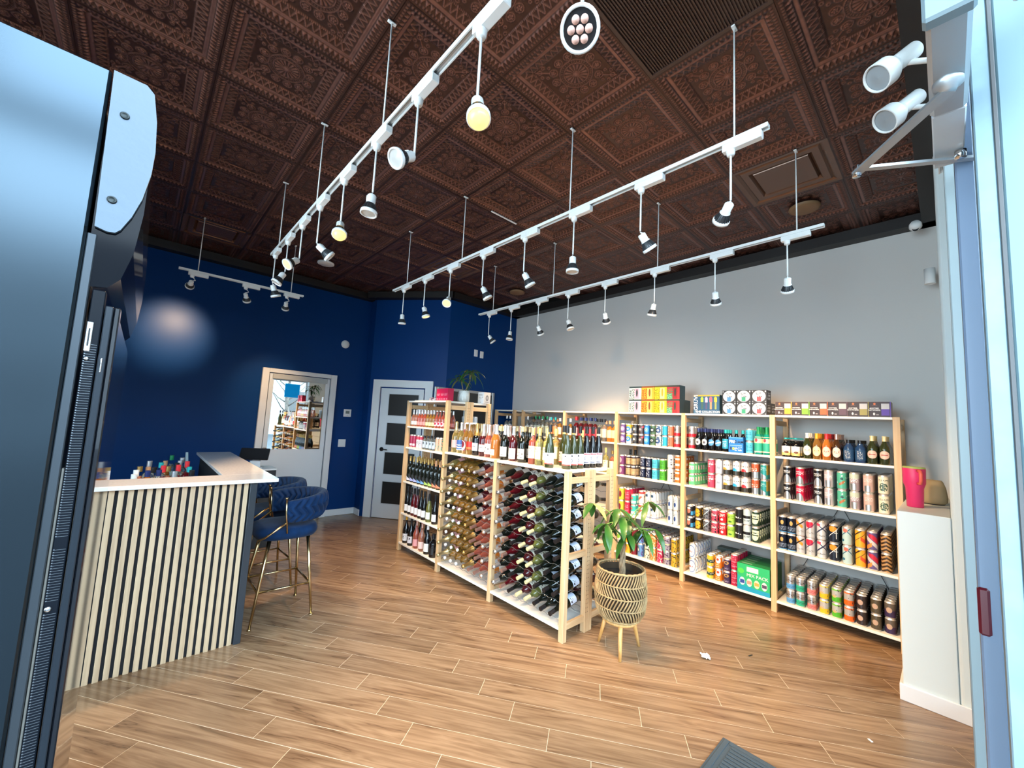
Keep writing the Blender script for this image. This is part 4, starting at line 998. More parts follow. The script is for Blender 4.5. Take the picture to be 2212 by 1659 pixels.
 'coral': ('coral red can', 's', 'DC6848', [('t', .32, .48, .1, .9, 20, 6, 'F0D0C4')], .1), 'slvred': ('silver can with red base band', 's', 'A8A4A6', [('r', 0, 1, 0, .32, 'B82030'), ('e', .42, .66, .08, .16, '5C5C60')], .5),
 'plum': ('plum can with grey leaf', 's', '783C6C', [('e', .45, .5, .1, .34, 'A8A0AC')], .2), 'tanc': ('tan can with slanted lines', 's', 'C8AC80', [('z', 2, 6, .8, '8C7C64'), ('r', 0, 1, .86, 1, '2C1C24'), ('r', 0, 1, 0, .1, '2C1C24')], .1),
 'navyc': ('navy can with pale script', 's', '1C2440', [('t', .4, .6, .15, .85, 14, 5, 'A8B0C4')], .1), 'skyc': ('light blue can', 's', '50B8D8', [('t', .36, .64, .2, .8, 20, 6, '2C7C9C')], .1),
 'grass': ('grass green can', 's', '4CA034', [('t', .36, .64, .2, .8, 20, 6, '2C6C1C')], .1), 'whtt': ('tall white can with dark side mark', 't', 'D8DADC', [('t', .52, .66, .2, .8, 14, 5, '4C545C')], .1),
 'orglab': ('orange can with white badge', 't', 'C4682C', [('r', .36, .64, .2, .4, 'E8DCD0'), ('r', .36, .64, .7, .85, 'E8DCD0')], .1), 'yelgr': ('yellow green tall can', 't', 'C8C844', [('e', .46, .5, .1, .3, '7C2C3C')], 0),
 'redp': ('red can with pink print', 't', 'C42848', [('t', .36, .64, .2, .8, 20, 6, 'E08CA0')], 0), 'teald': ('turquoise can with dark cap band', 's', '3CB4AC', [('e', .45, .7, .07, .14, 'D86468'), ('r', .4, .7, .1, .4, 'D8ECE8')], 0),
 'redwht': ('white can with brown triangle', 't', 'DCDAD6', [('dr', 1.6, -.35, .12, .4, .64, .12, .6, '9C5C4C'), ('r', 0, 1, .82, 1, 'B83C40')], 0), 'whtnavy': ('tall white can with navy base line', 't', 'C8D4DC', [('r', 0, 1, .06, .11, '28387C'), ('r', .38, .55, .68, .9, '28486C'), ('t', .4, .64, .2, .4, 24, 12, '9C7C6C')], .1),
 'whtblob': ('tall slim white can with blue blob', 'l', 'C4D2DC', [('e', .48, .42, .07, .2, '1C3C7C'), ('t', .38, .62, .66, .86, 24, 12, '5C6C8C')], .1), 'grnwht': ('white can with lime leaf', 's', 'CCD4CC', [('e', .48, .4, .12, .24, '84BC3C')], 0),
 'mango': ('mango yellow can', 's', 'E4A830', [('e', .45, .5, .1, .3, 'D87C28')], 0), 'maroon': ('tall maroon can', 't', '7C2430', [('t', .36, .6, .3, .6, 10, 4, '8C3440')], .2),
 'blumix': ('blue violet artwork can', 't', '5C8CC0', [('n', 5, 3, .55, '4C3C7C'), ('e', .45, .6, .07, .14, 'D8E0E8')], 0), 'mono': ('cream can with black doodles', 't', 'D0D4C0', [('n', 9, 7, .56, '28282C')], 0),
 'orgdood': ('orange can with cream doodles', 't', 'D87838', [('n', 9, 7, .55, 'F0D8A8'), ('n', 12, 9, .66, '28282C')], 0), 'magdood': ('magenta can with cream doodles', 't', 'B02450', [('n', 9, 7, .57, 'E8D0C8')], 0),
 'lavdood': ('lavender grey can with dark doodles', 't', '9C98AC', [('n', 9, 7, .57, '3C3448'), ('r', 0, 1, .45, .52, 'C8D08C')], .2), 'golddood': ('gold can with black and white doodles', 't', 'C4A838', [('n', 9, 7, .58, '28241C'), ('n', 12, 9, .68, 'E8E4DC')], .3),
}
_can = {}
def can_mesh(key):
    if key in _can: return _can[key]
    words, sz, base, layers, metal = CAN[key]; r, h = CH[sz]
    lm = label_mat('can_' + key, base, layers, .28, metal)
    n = 22
    mb = MB().lathe([[(r, .008), (r, h - .013)], [(r * .86, 0), (r * .92, .002), (r, .008)], [(r, h - .013), (r * .86, h - .004), (r * .86, h), (r * .79, h - .001), (r * .77, h - .006), (0, h - .006)]], n, mis=[0, 1, 1])
    _can[key] = mb.mesh('can', [lm, CANALU]); return _can[key]
def can_low(mb, key, x, y, z, a, mats):
    r, h = CH[CAN[key][1]]; lm = _lm['can_' + key]
    if lm not in mats: mats.append(lm)
    mi = mats.index(lm); n = 12; vs_ = []; 
    m2 = MB().lathe([[(r, .004), (r, h - .013)], [(r, h - .013), (r * .86, h - .003), (r * .80, h), (r * .77, h - .005), (0, h - .005)]], n, mis=[mi, 0])
    ca, sa = math.cos(a), math.sin(a); off = len(mb.f)
    for k, uv in m2.uv.items(): mb.uv[off + k] = uv
    o = len(mb.v); mb.v += [(x + ca * p[0] - sa * p[1], y + sa * p[0] + ca * p[1], z + p[2]) for p in m2.v]
    mb.f += [tuple(o + i for i in f) for f in m2.f]; mb.m += m2.m; mb.s += m2.s
SH = {1.404: 'second shelf', 1.015: 'middle shelf', .56: 'fourth shelf', .105: 'bottom shelf'}
SHELF = [  # bay name, z, [(Y, key, layers, deep)]
 ('right bay', 1.015, [(1.016, 'blkslv', 2, 3), (.918, 'redslv', 2, 6), (.787, 'blkslv', 2, 4), (.712, 'lilac', 2, 5), (.624, 'tealmoth', 2, 4), (.541, 'mauve', 2, 4), (.453, 'pink', 2, 5), (.361, 'cream', 2, 6)]),
 ('right bay', .56, [(1.058, 'stout', 2, 4), (.990, 'stout', 2, 4), (.922, 'orgtri', 2, 7), (.849, 'redtri', 2, 7), (.771, 'navywht', 2, 7), (.686, 'navyorg', 2, 6), (.598, 'palelip', 2, 7), (.514, 'orange', 2, 7), (.440, 'kelly', 2, 7), (.357, 'zigzag', 2, 7)]),
 ('right bay', .105, [(1.003, 'blueslv', 2, 7), (.930, 'greenslv', 2, 7), (.848, 'pinkslv', 2, 7), (.761, 'yellow', 2, 7), (.677, 'lime', 2, 7), (.597, 'org', 2, 7), (.517, 'dark1', 2, 7), (.430, 'dark2', 2, 7), (.348, 'dark3', 2, 7)]),
 ('middle bay', 1.404, [(1.333, 'skyc', 2, 6), (1.900, 'slvred', 2, 6)]),
 ('middle bay', 1.015, [(1.893, 'gemgreen', 2, 6), (1.695, 'nored', 2, 4), (1.618, 'palezen', 2, 4), (1.543, 'whtorg', 2, 6), (1.452, 'whtblu', 2, 6), (1.372, 'whtred', 2, 6), (1.282, 'rust', 2, 5), (1.205, 'tealslv', 2, 5)]),
 ('middle bay', .56, [(1.908, 'face', 2, 7), (1.82, 'goldc', 2, 7), (1.738, 'greyc', 2, 7), (1.658, 'pinkblk', 2, 7), (1.578, 'redc', 2, 7), (1.502, 'limec', 2, 7), (1.428, 'blackc', 2, 7), (1.356, 'iceblack', 2, 7), (1.280, 'shield', 2, 7)]),
 ('middle bay', .105, [(1.879, 'hex', 2, 7), (1.699, 'yelteal', 2, 4), (1.618, 'orgwht', 2, 5), (1.536, 'purple', 2, 5), (1.468, 'crimson', 2, 5)]),
 ('left bay', 1.404, [(2.751, 'eyep', 2, 3), (2.670, 'eyey', 2, 3), (2.584, 'eyek', 2, 3), (2.503, 'eyer', 2, 3), (2.430, 'eyeb', 2, 3), (2.353, 'eyeg', 2, 3), (2.283, 'eyew', 2, 3), (2.207, 'tealc', 2, 3), (2.137, 'coral', 2, 3), (2.063, 'slvred', 2, 5)]),
 ('left bay', 1.015, [(2.755, 'plum', 2, 3), (2.666, 'tanc', 2, 4), (2.598, 'tanc', 2, 4), (2.475, 'navyc', 2, 4), (2.40, 'navyc', 2, 4), (2.323, 'skyc', 2, 4), (2.230, 'grass', 2, 4), (2.136, 'whtt', 2, 5), (2.050, 'orglab', 2, 6)]),
 ('left bay', .56, [(2.752, 'yelgr', 2, 5), (2.669, 'redp', 2, 6), (2.585, 'teald', 2, 6), (2.486, 'redwht', 2, 6), (2.40, 'whtnavy', 2, 7), (2.332, 'whtnavy', 2, 7), (2.129, 'whtblob', 2, 5), (2.064, 'whtblob', 2, 5)]),
 ('left bay', .105, [(2.765, 'grnwht', 2, 5), (2.651, 'mango', 2, 6), (2.567, 'maroon', 2, 7), (2.483, 'blumix', 2, 7), (2.397, 'mono', 2, 7), (2.324, 'orgdood', 2, 7), (2.244, 'magdood', 2, 7), (2.163, 'lavdood', 2, 7), (2.080, 'golddood', 2, 7)]),
]
random.seed(11)
pool = []
ymin = {'right bay': .29 + .002, 'middle bay': 1.144 + .002, 'left bay': 1.996 + .002}; ymax = {'right bay': 1.1, 'middle bay': 1.952, 'left bay': 2.80}
for bay, z, L_ in SHELF:
    L_ = sorted(L_, key=lambda a: -a[0]); last = ymax[bay] - .002
    for (y, key, lay, deep) in L_:
        r, h = CH[CAN[key][1]]
        y = max(min(y, last - r - .0005), ymin[bay] + r); last = y - r
        for d in range(deep):
            for k in range(lay):
                pool.append((d, lay - 1 - k, bay, z, y, key, k, GX0 + .022 + r + d * (2 * r + .0015), z + .0005 + k * (h + .0003), random.uniform(-.12, .12)))
def cx_(c): return (c[0], c[1] if c[0] else 0, math.hypot(c[7], c[4]))
fronts = [c for c in pool if c[0] == 0]
seconds = sorted([c for c in pool if c[0] >= 1 and c[1] == 0 and c[0] <= 3], key=lambda c: (c[0], math.hypot(c[7], c[4])))
chosen = (fronts + seconds)[:296]; cs_ = set(id(c) for c in chosen)
rest_c = MB(); rmats = [CANALU]
LAYER = {0: 'lower', 1: 'upper'}
DEP = ['front', 'second row', 'third row', 'fourth row']
seen = {}
stock = {}
for c in pool: can_mesh(c[5])
def canobj(key, x, y, z, rz, label, group):
    o = link('can', can_mesh(key), None, (x, y, z), (0, 0, rz)); return tag(o, label, 'can', group)
for c in pool:
    d, _, bay, z, y, key, k, x, zz, rz = c
    if id(c) in cs_:
        col_ = sorted(set(q[4] for q in pool if q[2] == bay and q[3] == z and q[5] == key and q[0] == 0), reverse=True)
        ex = '' if len(col_) < 2 else (' left column' if y == col_[0] else ' right column' if y == col_[-1] else ' middle column')
        canobj(key, x, y, zz, rz, '%s, %s %s%s, %s %s' % (CAN[key][0], LAYER[k], DEP[d], ex, SH[z], bay), 'cans on the %s of the %s' % (SH[z], bay))
    else: can_low(rest_c, key, x, y, zz, rz, rmats)
o = link('can_rows', rest_c.mesh('can_rows', rmats, recalc=False)); o['kind'] = 'stuff'; tag(o, 'further rows of stacked drink cans deeper in the wall shelves', 'cans')

# ------------------------------------------------------------------ bottles
def prof(kind, h, r):
    if kind == 'burg': P = [(r * .92, 0), (r, .006), (r, .50 * h), (r * .95, .545 * h), (r * .70, .63 * h), (r * .46, .71 * h), (r * .36, .78 * h), (r * .335, .95 * h), (r * .37, .955 * h), (r * .37, h), (0, h)]
    elif kind == 'slim': P = [(r * .92, 0), (r, .006), (r, .42 * h), (r * .94, .48 * h), (r * .72, .60 * h), (r * .50, .70 * h), (r * .40, .78 * h), (r * .37, h), (0, h)]
    elif kind == 'bord': P = [(r * .92, 0), (r, .006), (r, .60 * h), (r * .93, .635 * h), (r * .62, .68 * h), (r * .40, .72 * h), (r * .37, .78 * h), (r * .37, h), (0, h)]
    elif kind == 'flask': P = [(r * .92, 0), (r, .006), (r, .58 * h), (r * .92, .63 * h), (r * .5, .70 * h), (r * .40, .74 * h), (r * .38, h), (0, h)]
    elif kind == 'beer': P = [(r * .92, 0), (r, .005), (r, .52 * h), (r * .93, .60 * h), (r * .55, .74 * h), (r * .42, .82 * h), (r * .38, .95 * h), (r * .42, .96 * h), (r * .42, h), (0, h)]
    elif kind == 'stub': P = [(r * .92, 0), (r, .005), (r, .60 * h), (r * .9, .68 * h), (r * .5, .80 * h), (r * .42, .86 * h), (r * .42, h), (0, h)]
    return P
def rad_at(P, z):
    for (a, za), (b, zb) in zip(P[:-1], P[1:]):
        if za <= z <= zb and zb > za: return a + (b - a) * (z - za) / (zb - za)
    return P[-2][0]
def patch(P, z0, z1, span, off=.0006, n=14, m=6):
    """a curved label wrapped on the front (-X) of a bottle"""
    vs_ = []; 
    for j in range(m + 1):
        z = z0 + (z1 - z0) * j / m; r = rad_at(P, z) + off
        for i in range(n + 1):
            a = PI + (i / n - .5) * span * PI / 180; vs_.append((r * math.cos(a), r * math.sin(a), z))
    fs = []; uv = []
    for j in range(m):
        for i in range(n):
            a = j * (n + 1) + i; fs.append((a, a + 1, a + n + 2, a + n + 1)); uv.append([(i / n, j / m), ((i + 1) / n, j / m), ((i + 1) / n, (j + 1) / m), (i / n, (j + 1) / m)])
    return MB().add(vs_, fs, 0, True, uv)
W1 = 'EDEAE4'
BT = {  # key: (kind, h, r, glass, label spec(z0,z1,span,base,layers) , foil, foil frac, words)
 'pinklab': ('burg', .325, .044, 'olive', (.05, .13, 150, 'E0A8A8', [('t', .1, .3, .1, .9, 8, 5, '6C2838')]), 'champagne', .64, 'olive sparkling bottle with pink label'),
 'wave': ('burg', .320, .044, 'olive', (.03, .135, 170, '3C60A0', [('z', 1.5, 4, .5, 'C8D4E4'), ('r', 0, 1, .55, 1, '3C60A0')]), 'silver', .74, 'olive sparkling bottle with blue wave label'),
 'oval': ('burg', .322, .044, 'amber', (.03, .135, 120, '7C2030', [('e', .5, .5, .5, .52, 'E4E0DC'), ('e', .5, .62, .36, .34, '7C2030')]), 'white', .95, 'amber cider bottle with white oval label'),
 'redlab': ('burg', .322, .044, 'amber', (.05, .13, 150, 'C82820', [('r', .1, .9, .1, .3, 'E08040')]), 'white', .95, 'amber cider bottle with red label'),
 'blackgold': ('burg', .320, .045, 'black', (.045, .125, 160, 'C8CCD0', [('t', .2, .8, .4, .7, 14, 6, '6C7078')]), 'gold', .62, 'black sparkling bottle with gold foil'),
 'silverdk': ('burg', .320, .045, 'purple', (.045, .12, 160, 'D0CCCC', [('t', .2, .8, .4, .7, 14, 6, '6C7078'), ('r', 0, 1, .92, 1, '9C5858')]), 'silver', .62, 'dark rose sparkling bottle with silver foil'),
 'rosemark': ('burg', .318, .045, 'pinkwine', (.03, .13, 150, 'ECDCD4', [('e', .3, .6, .05, .06, '3C3030'), ('e', .55, .62, .05, .06, '3C3030'), ('e', .8, .5, .06, .07, '3C3030'), ('e', .45, .25, .07, .06, '3C3030')]), 'rose', .66, 'rose sparkling bottle with dotted cream label'),
 'orange': ('burg', .325, .052, 'orange', (.03, .085, 100, 'ECE4DC', [('t', .2, .8, .3, .7, 12, 5, 'B07060')]), 'silver', .70, 'wide orange sparkling bottle with small label'),
 'darkcream': ('burg', .320, .041, 'dark', (.03, .12, 150, 'E4E4D8', [('t', .4, .7, .1, .25, 10, 6, '5C5C50')]), 'silver', .72, 'dark wine bottle with pale label and silver foil'),
 'rosedark': ('burg', .315, .041, 'purple', (.02, .115, 150, 'ECE2DA', [('t', .05, .35, .5, .65, 10, 6, '5C5C50')]), 'silver', .74, 'dark rose wine bottle with white label'),
 'marks': ('burg', .315, .042, 'dark', (.03, .12, 170, 'EEE8D0', [('e', .2, .8, .04, .06, '3C3428'), ('e', .4, .62, .04, .06, '3C3428'), ('e', .62, .65, .04, .06, '3C3428'), ('e', .85, .5, .05, .07, '3C3428'), ('e', .5, .3, .06, .06, '3C3428'), ('e', .8, .15, .04, .05, '3C3428')]), 'tan', .86, 'dark wine bottle with spotted cream label'),
 'yelrose': ('bord', .310, .037, 'pinkwine', (.05, .155, 150, 'ECE4D0', [('t', .15, .75, .55, .9, 7, 4, 'A89078')]), 'yellow', .80, 'rose wine bottle with yellow cap'),
 'yelwhite': ('bord', .310, .037, 'white', (.05, .155, 150, 'EDE9C8', [('t', .15, .75, .55, .9, 7, 4, 'A89878')]), 'yellow', .80, 'white wine bottle with yellow cap'),
 'riesA': ('slim', .345, .038, 'green', (.03, .12, 150, 'DDE0E6', [('e', .3, .38, .12, .16, '50545C'), ('e', .3, .38, .09, .12, 'DDE0E6'), ('e', .35, .8, .07, .07, '2C2C30'), ('r', 0, .8, 0, .1, 'E05048')]), 'black', .83, 'slim green wine bottle with round mark label'),
 'riesB': ('slim', .345, .038, 'black', (.035, .125, 130, 'DCDCE4', [('r', .05, .9, .84, .94, 'E06070'), ('t', .3, .8, .35, .75, 10, 8, 'A0A0B0'), ('r', .1, .7, .08, .16, '50506C')]), 'black', .83, 'slim black wine bottle with red topped label'),
 'foilcop': ('burg', .315, .040, 'dark', (.04, .12, 140, W1, [('t', .2, .8, .3, .7, 10, 6, '8C8478')]), 'champagne', .84, 'dark wine bottle with champagne foil'),
 'foilsil': ('burg', .318, .042, 'purple', (.04, .12, 140, W1, []), 'silver', .66, 'rose bottle with silver foil'),
 'foilgold': ('burg', .318, .042, 'dark', (.04, .12, 140, W1, []), 'gold', .82, 'dark wine bottle with gold cap'),
 'foilcream': ('bord', .305, .037, 'dark', (.04, .14, 140, W1, []), 'cream', .84, 'dark wine bottle with cream cap'),
 # racks
 'kstar': ('burg', .315, .043, 'olive', (.045, .12, 150, 'D8A0A0', []), 'champagne', .62, 'sparkling bottle with pale gold foil'),
 'kwcap': ('bord', .300, .038, 'amber', (.05, .14, 140, '5C4418', [('n', 4, 3, .55, '8C6C20')]), 'white', .955, 'amber bottle with white cap'),
 'kgold': ('burg', .315, .044, 'dark', (.045, .12, 150, W1, []), 'gold', .62, 'sparkling bottle with gold foil'),
 'kpurp': ('burg', .315, .044, 'purple', (.045, .12, 150, W1, []), 'silver', .62, 'sparkling bottle with lilac silver foil'),
 'kpink': ('burg', .310, .042, 'pinkwine', (.045, .12, 150, W1, []), 'rose', .80, 'rose wine bottle with pink foil'),
 'ksilver': ('burg', .312, .042, 'orange', (.045, .12, 150, W1, []), 'silver', .74, 'orange wine bottle with silver foil'),
 'ksilver2': ('burg', .312, .042, 'dark', (.045, .12, 150, W1, []), 'silver', .76, 'dark wine bottle with silver foil'),
 'kpinkw': ('burg', .310, .042, 'red', (.045, .12, 150, 'E8DCD0', []), 'rose', .84, 'red wine bottle with pink foil'),
 'kblack': ('burg', .308, .040, 'dark', (.045, .12, 150, W1, [('t', .2, .8, .3, .8, 8, 4, '303030')]), 'black', .84, 'dark wine bottle with black cap'),
 'kyelr': ('bord', .305, .038, 'purple', (.05, .15, 150, 'E8E4D4', [('t', .2, .8, .3, .8, 8, 4, '50483C')]), 'cream', .80, 'dark rose wine bottle with pale yellow cap'),
 'kyelw': ('bord', .305, .038, 'greenclear', (.05, .15, 150, 'E8E4D4', [('t', .2, .8, .3, .8, 8, 4, '50483C')]), 'cream', .80, 'green white wine bottle with pale yellow cap'),
 'kend': ('burg', .315, .043, 'dark', (.045, .12, 130, 'C8D4E8', [('t', .1, .5, .5, .9, 6, 3, '303440')]), 'black', .84, 'dark red wine bottle with black cap'),
 # tall unit
 'smrose': ('burg', .200, .026, 'rose', (.02, .062, 150, 'ECDDD8', []), 'silver', .72, 'small rose bottle'), 'smpink': ('burg', .195, .026, 'pinkwine', (.02, .06, 150, 'D89090', []), 'silver', .80, 'small pink bottle'),
 'smgold': ('burg', .195, .026, 'amber', (.02, .06, 150, 'DCD0A0', []), 'silver', .80, 'small amber bottle'), 'smoval': ('burg', .195, .027, 'pinkwine', (.02, .07, 130, 'B83048', [('e', .5, .5, .5, .5, 'E8E0E0'), ('e', .5, .6, .3, .3, 'A82848')]), 'white', .94, 'small cider bottle with oval label'),
 'smclear': ('stub', .155, .027, 'clear', (.02, .095, 170, 'B8C8D4', [('e', .55, .7, .1, .2, '404850')]), 'black', .86, 'small clear bottle with pale blue label'),
 'slA': ('burg', .300, .037, 'dark', (.015, .09, 160, '10100E', [('d', -.9, .30, .62, 'D0D0DC')]), 'gold', .80, 'dark bottle with white slanted label'), 'slB': ('burg', .300, .037, 'dark', (.015, .09, 160, '10100E', [('d', -.9, .30, .62, 'A0A8DC')]), 'gold', .80, 'dark bottle with lavender slanted label'),
 'slC': ('burg', .300, .037, 'dark', (.015, .09, 160, '10100E', [('d', -.9, .30, .62, '6C9CD0')]), 'gold', .80, 'dark bottle with blue slanted label'), 'slD': ('burg', .300, .037, 'dark', (.015, .09, 160, '10100E', [('d', -.9, .30, .62, 'A0C060')]), 'gold', .80, 'dark bottle with green slanted label'),
 'slE': ('burg', .300, .037, 'dark', (.015, .09, 160, '10100E', [('d', -.9, .30, .62, 'D88868')]), 'copper', .80, 'dark bottle with orange slanted label'),
 'sldk': ('slim', .310, .036, 'black', (.03, .105, 130, 'DDE0E4', []), 'black', .80, 'slim dark bottle with white label'), 'slred': ('slim', .310, .036, 'red', (.03, .105, 130, 'DDE0E4', []), 'black', .80, 'slim red bottle with white label'),
 'slclr': ('slim', .300, .036, 'greenclear', (.03, .105, 130, 'DDE4D8', []), 'black', .76, 'slim clear green bottle'),
 'bgyel': ('burg', .300, .038, 'black', (.03, .11, 150, 'DCDEE4', [('t', .2, .8, .3, .8, 6, 4, '404048')]), 'mustard', .88, 'black bottle with mustard cap'), 'bgdk': ('burg', .300, .039, 'black', (.03, .105, 150, 'D4D4DC', [('t', .2, .8, .4, .9, 8, 2, '303038')]), 'black', .84, 'black bottle with black lettered label'),
 'bgrose': ('burg', .300, .039, 'pinkwine', (.03, .105, 150, 'E0A0A4', []), 'rose', .84, 'rose bottle with pink label'), 'bgros2': ('burg', .300, .039, 'rose', (.03, .105, 150, 'E8C8C0', []), 'rose', .84, 'peach rose bottle with pale pink label'),
 'bgwht': ('burg', .300, .039, 'black', (.03, .115, 130, 'E4E4E0', []), 'white', .86, 'black bottle with white label and cap'), 'bgsq': ('flask', .240, .045, 'black', (.03, .10, 100, '1C1C1C', []), 'black', .8, 'squat black bottle'),
 # spirits
 'spclr': ('flask', .290, .040, 'clear', (.05, .15, 150, 'DCE4E8', []), 'silver', .84, 'clear spirits bottle with silver cap'), 'spgrn': ('flask', .300, .036, 'clear', (.05, .16, 150, 'A8B8AC', []), 'green', .86, 'clear spirits bottle with green cap'),
 'spblk': ('flask', .290, .037, 'clear', (.05, .16, 150, 'C4BCB0', []), 'black', .86, 'clear spirits bottle with black cap'), 'spamb': ('flask', .270, .038, 'orange', (.05, .15, 150, 'E0C4A0', []), 'copper', .84, 'amber spirits bottle with copper cap'),
 'spred': ('flask', .310, .036, 'red', (.05, .16, 150, 'D8A8B0', []), 'red', .84, 'red spirits bottle with red cap'), 'spnav': ('flask', .300, .036, 'purple', (.05, .15, 150, '8C2838', []), 'navy', .86, 'dark red spirits bottle with navy cap'),
 'spblu': ('flask', .290, .037, 'clear', (.05, .16, 150, 'E09060', []), 'teal', .86, 'clear spirits bottle with teal cap'), 'spwht': ('flask', .28, .038, 'amber', (.05, .15, 150, 'E8DCC8', []), 'white', .84, 'amber spirits bottle with white cap'), 'sprose': ('flask', .28, .038, 'rose', (.05, .15, 150, 'E8DCC8', []), 'gold', .86, 'rose spirits bottle with gold cap'),
 # beer
 'bdark': ('stub', .175, .034, 'black', (.015, .10, 150, 'ECE4CC', [('r', 0, 1, 0, .3, 'D8C078'), ('e', .6, .35, .2, .12, '6C4028'), ('r', 0, 1, .55, 1, 'D4DCE4')]), 'teal', .94, 'stubby dark beer bottle with landscape label'),
 'bgreen': ('beer', .228, .033, 'green', (.03, .115, 120, '20281C', [('e', .5, .5, .48, .5, 'E4DCD0'), ('t', .2, .8, .4, .6, 12, 6, '8C7C6C')]), 'white', .80, 'green cider bottle with oval label'),
 'byel': ('beer', .228, .033, 'amber', (.03, .115, 120, '6C4418', [('e', .5, .5, .48, .5, 'ECDCA8'), ('t', .2, .8, .4, .6, 12, 6, '8C6C3C')]), 'mustard', .80, 'amber cider bottle with yellow collar'),
 'borg': ('beer', .228, .033, 'orange', (.03, .115, 120, 'B84818', [('e', .5, .5, .48, .5, 'E8C8B8'), ('t', .2, .8, .4, .6, 12, 6, 'B05C4C')]), 'red', .80, 'orange cider bottle with red collar'),
 'bbrn': ('beer', .228, .033, 'brown', (.03, .115, 120, '241410', [('e', .5, .5, .48, .5, 'E8D0C4'), ('t', .2, .8, .4, .6, 12, 6, '9C6C5C')]), 'rose', .80, 'brown cider bottle with pink collar'),
 'bnavy': ('stub', .185, .036, 'blue', (.02, .105, 150, '24486C', []), 'black', .86, 'stubby navy beer bottle'),
 'bperry': ('beer', .228, .034, 'green', (.045, .11, 120, '1C2C1C', [('e', .5, .5, .48, .5, 'D8B8A8'), ('r', .2, .8, .45, .55, 'A04848')]), 'cream', .82, 'green beer bottle with pink oval label'),
 'bwhto': ('beer', .225, .032, 'black', (.05, .115, 110, '14141A', [('e', .5, .5, .48, .5, 'DCDCD4'), ('e', .5, .45, .2, .2, '50505C')]), 'navy', .84, 'black beer bottle with white oval label'),
 'bblue': ('beer', .225, .032, 'black', (.05, .115, 120, '14141A', [('e', .5, .5, .48, .5, '4C90CC'), ('d', .3, .35, .1, 'D0DCE8')]), 'navy', .84, 'black beer bottle with blue oval label'),
 'bcyan': ('beer', .225, .032, 'black', (.03, .13, 140, '2890B0', [('t', .2, .8, .2, .8, 10, 6, 'B8E0EC')]), 'teal', .84, 'black beer bottle with cyan label'),
 'bchamp': ('beer', .265, .035, 'teal', (.02, .17, 175, '2CA088', [('r', 0, 1, .6, 1, 'D0C8A8'), ('e', .4, .78, .12, .12, 'A03848'), ('r', 0, 1, 0, .08, 'D0C8B8')]), 'green', .74, 'teal sparkling beer bottle with cream collar'),
}
_bt = {}
def bottle_parts(key):
    if key in _bt: return _bt[key]
    kind, h, r, gl, lab, foil, ff, words = BT[key]
    P = prof(kind, h, r)
    body = MB().lathe([[(0, .004), (r * .8, .003), (r * .92, 0)], P[:-2], P[-2:]], 20).mesh('bottle', GL[gl])
    z0, z1, span, base, layers = lab
    lb_ = patch(P, z0, z1, span).mesh('label', label_mat('lab_' + key, base, layers, .45), )
    zf = ff * h; fz = [zf + (h - zf) * i / 6 for i in range(7)]
    fp = [(rad_at(P, z) + .0009, z) for z in fz]; fp[-1] = (fp[-2][0], h + .0008); 
    if kind == 'burg' and ff < .8 and foil in ('gold', 'silver', 'rose', 'champagne'):
        fp[-2] = (rad_at(P, .95 * h) + .0035, h * .955); fp[-1] = (fp[-2][0], h * .985); fp.append((.008, h + .002))
    segs = [fp, [fp[-1], (0, fp[-1][1] + (.0 if len(fp) == 7 else .0005))]]
    if kind == 'flask' or kind in ('stub', 'beer') and ff > .83: segs = [[(fp[0][0] + .0012, zf), (fp[0][0] + .0012, h + .001)], [(fp[0][0] + .0012, h + .001), (0, h + .001)]]
    if foil == 'champagne' and key == 'kstar':
        pass
    cap = MB().lathe(segs, 18).mesh('foil_cap' if ff < .9 else 'cap', FOILS[foil])
    _bt[key] = (body, lb_, cap, h, r, words); return _bt[key]
def bottle(key, loc, rz, label, group, cat='wine bottle', name='wine_bottle', euler=None):
    body, lb_, cap, h, r, words = bottle_parts(key)
    o = link(name, body, None, loc, euler if euler is not None else (0, 0, rz)); tag(o, label, cat, group)
    link('label', lb_, o); link('foil_cap', cap, o)
    return o
random.seed(3)
def words(key): return BT[key][7]
ORDW = ['first', 'second', 'third', 'fourth', 'fifth', 'sixth', 'seventh', 'eighth', 'ninth', 'tenth', 'eleventh', 'twelfth', 'thirteenth', 'fourteenth', 'fifteenth', 'sixteenth']
top = [(3.60, 'pinklab'), (3.508, 'wave'), (3.418, 'oval'), (3.328, 'redlab'), (3.236, 'blackgold'), (3.142, 'silverdk'), (3.048, 'rosemark'), (2.944, 'orange'), (2.818, 'darkcream'), (2.695, 'rosedark'), (2.580, 'marks'), (2.452, 'yelrose'), (2.366, 'yelwhite'), (2.284, 'yelwhite')]
GT = 'wine bottles standing on the low racks'
for i, (y, k) in enumerate(top):
    bottle(k, (2.535 + random.uniform(-.008, .008), y, 1.2405), random.uniform(-.3, .1), words(k) + ', %s in front row from tall unit' % ORDW[i], GT)
for i, (x, y, k) in enumerate(((2.475, 2.200, 'riesA'), (2.555, 2.085, 'riesA'), (2.640, 2.085, 'riesA'), (2.722, 2.085, 'riesA'), (2.815, 2.085, 'riesB'), (2.900, 2.085, 'riesB'), (2.985, 2.085, 'riesB'))):
    bottle(k, (x, y, 1.2405), .75 + random.uniform(-.1, .1), words(k) + ', %s of seven at rack end' % ORDW[i], GT)
back = []
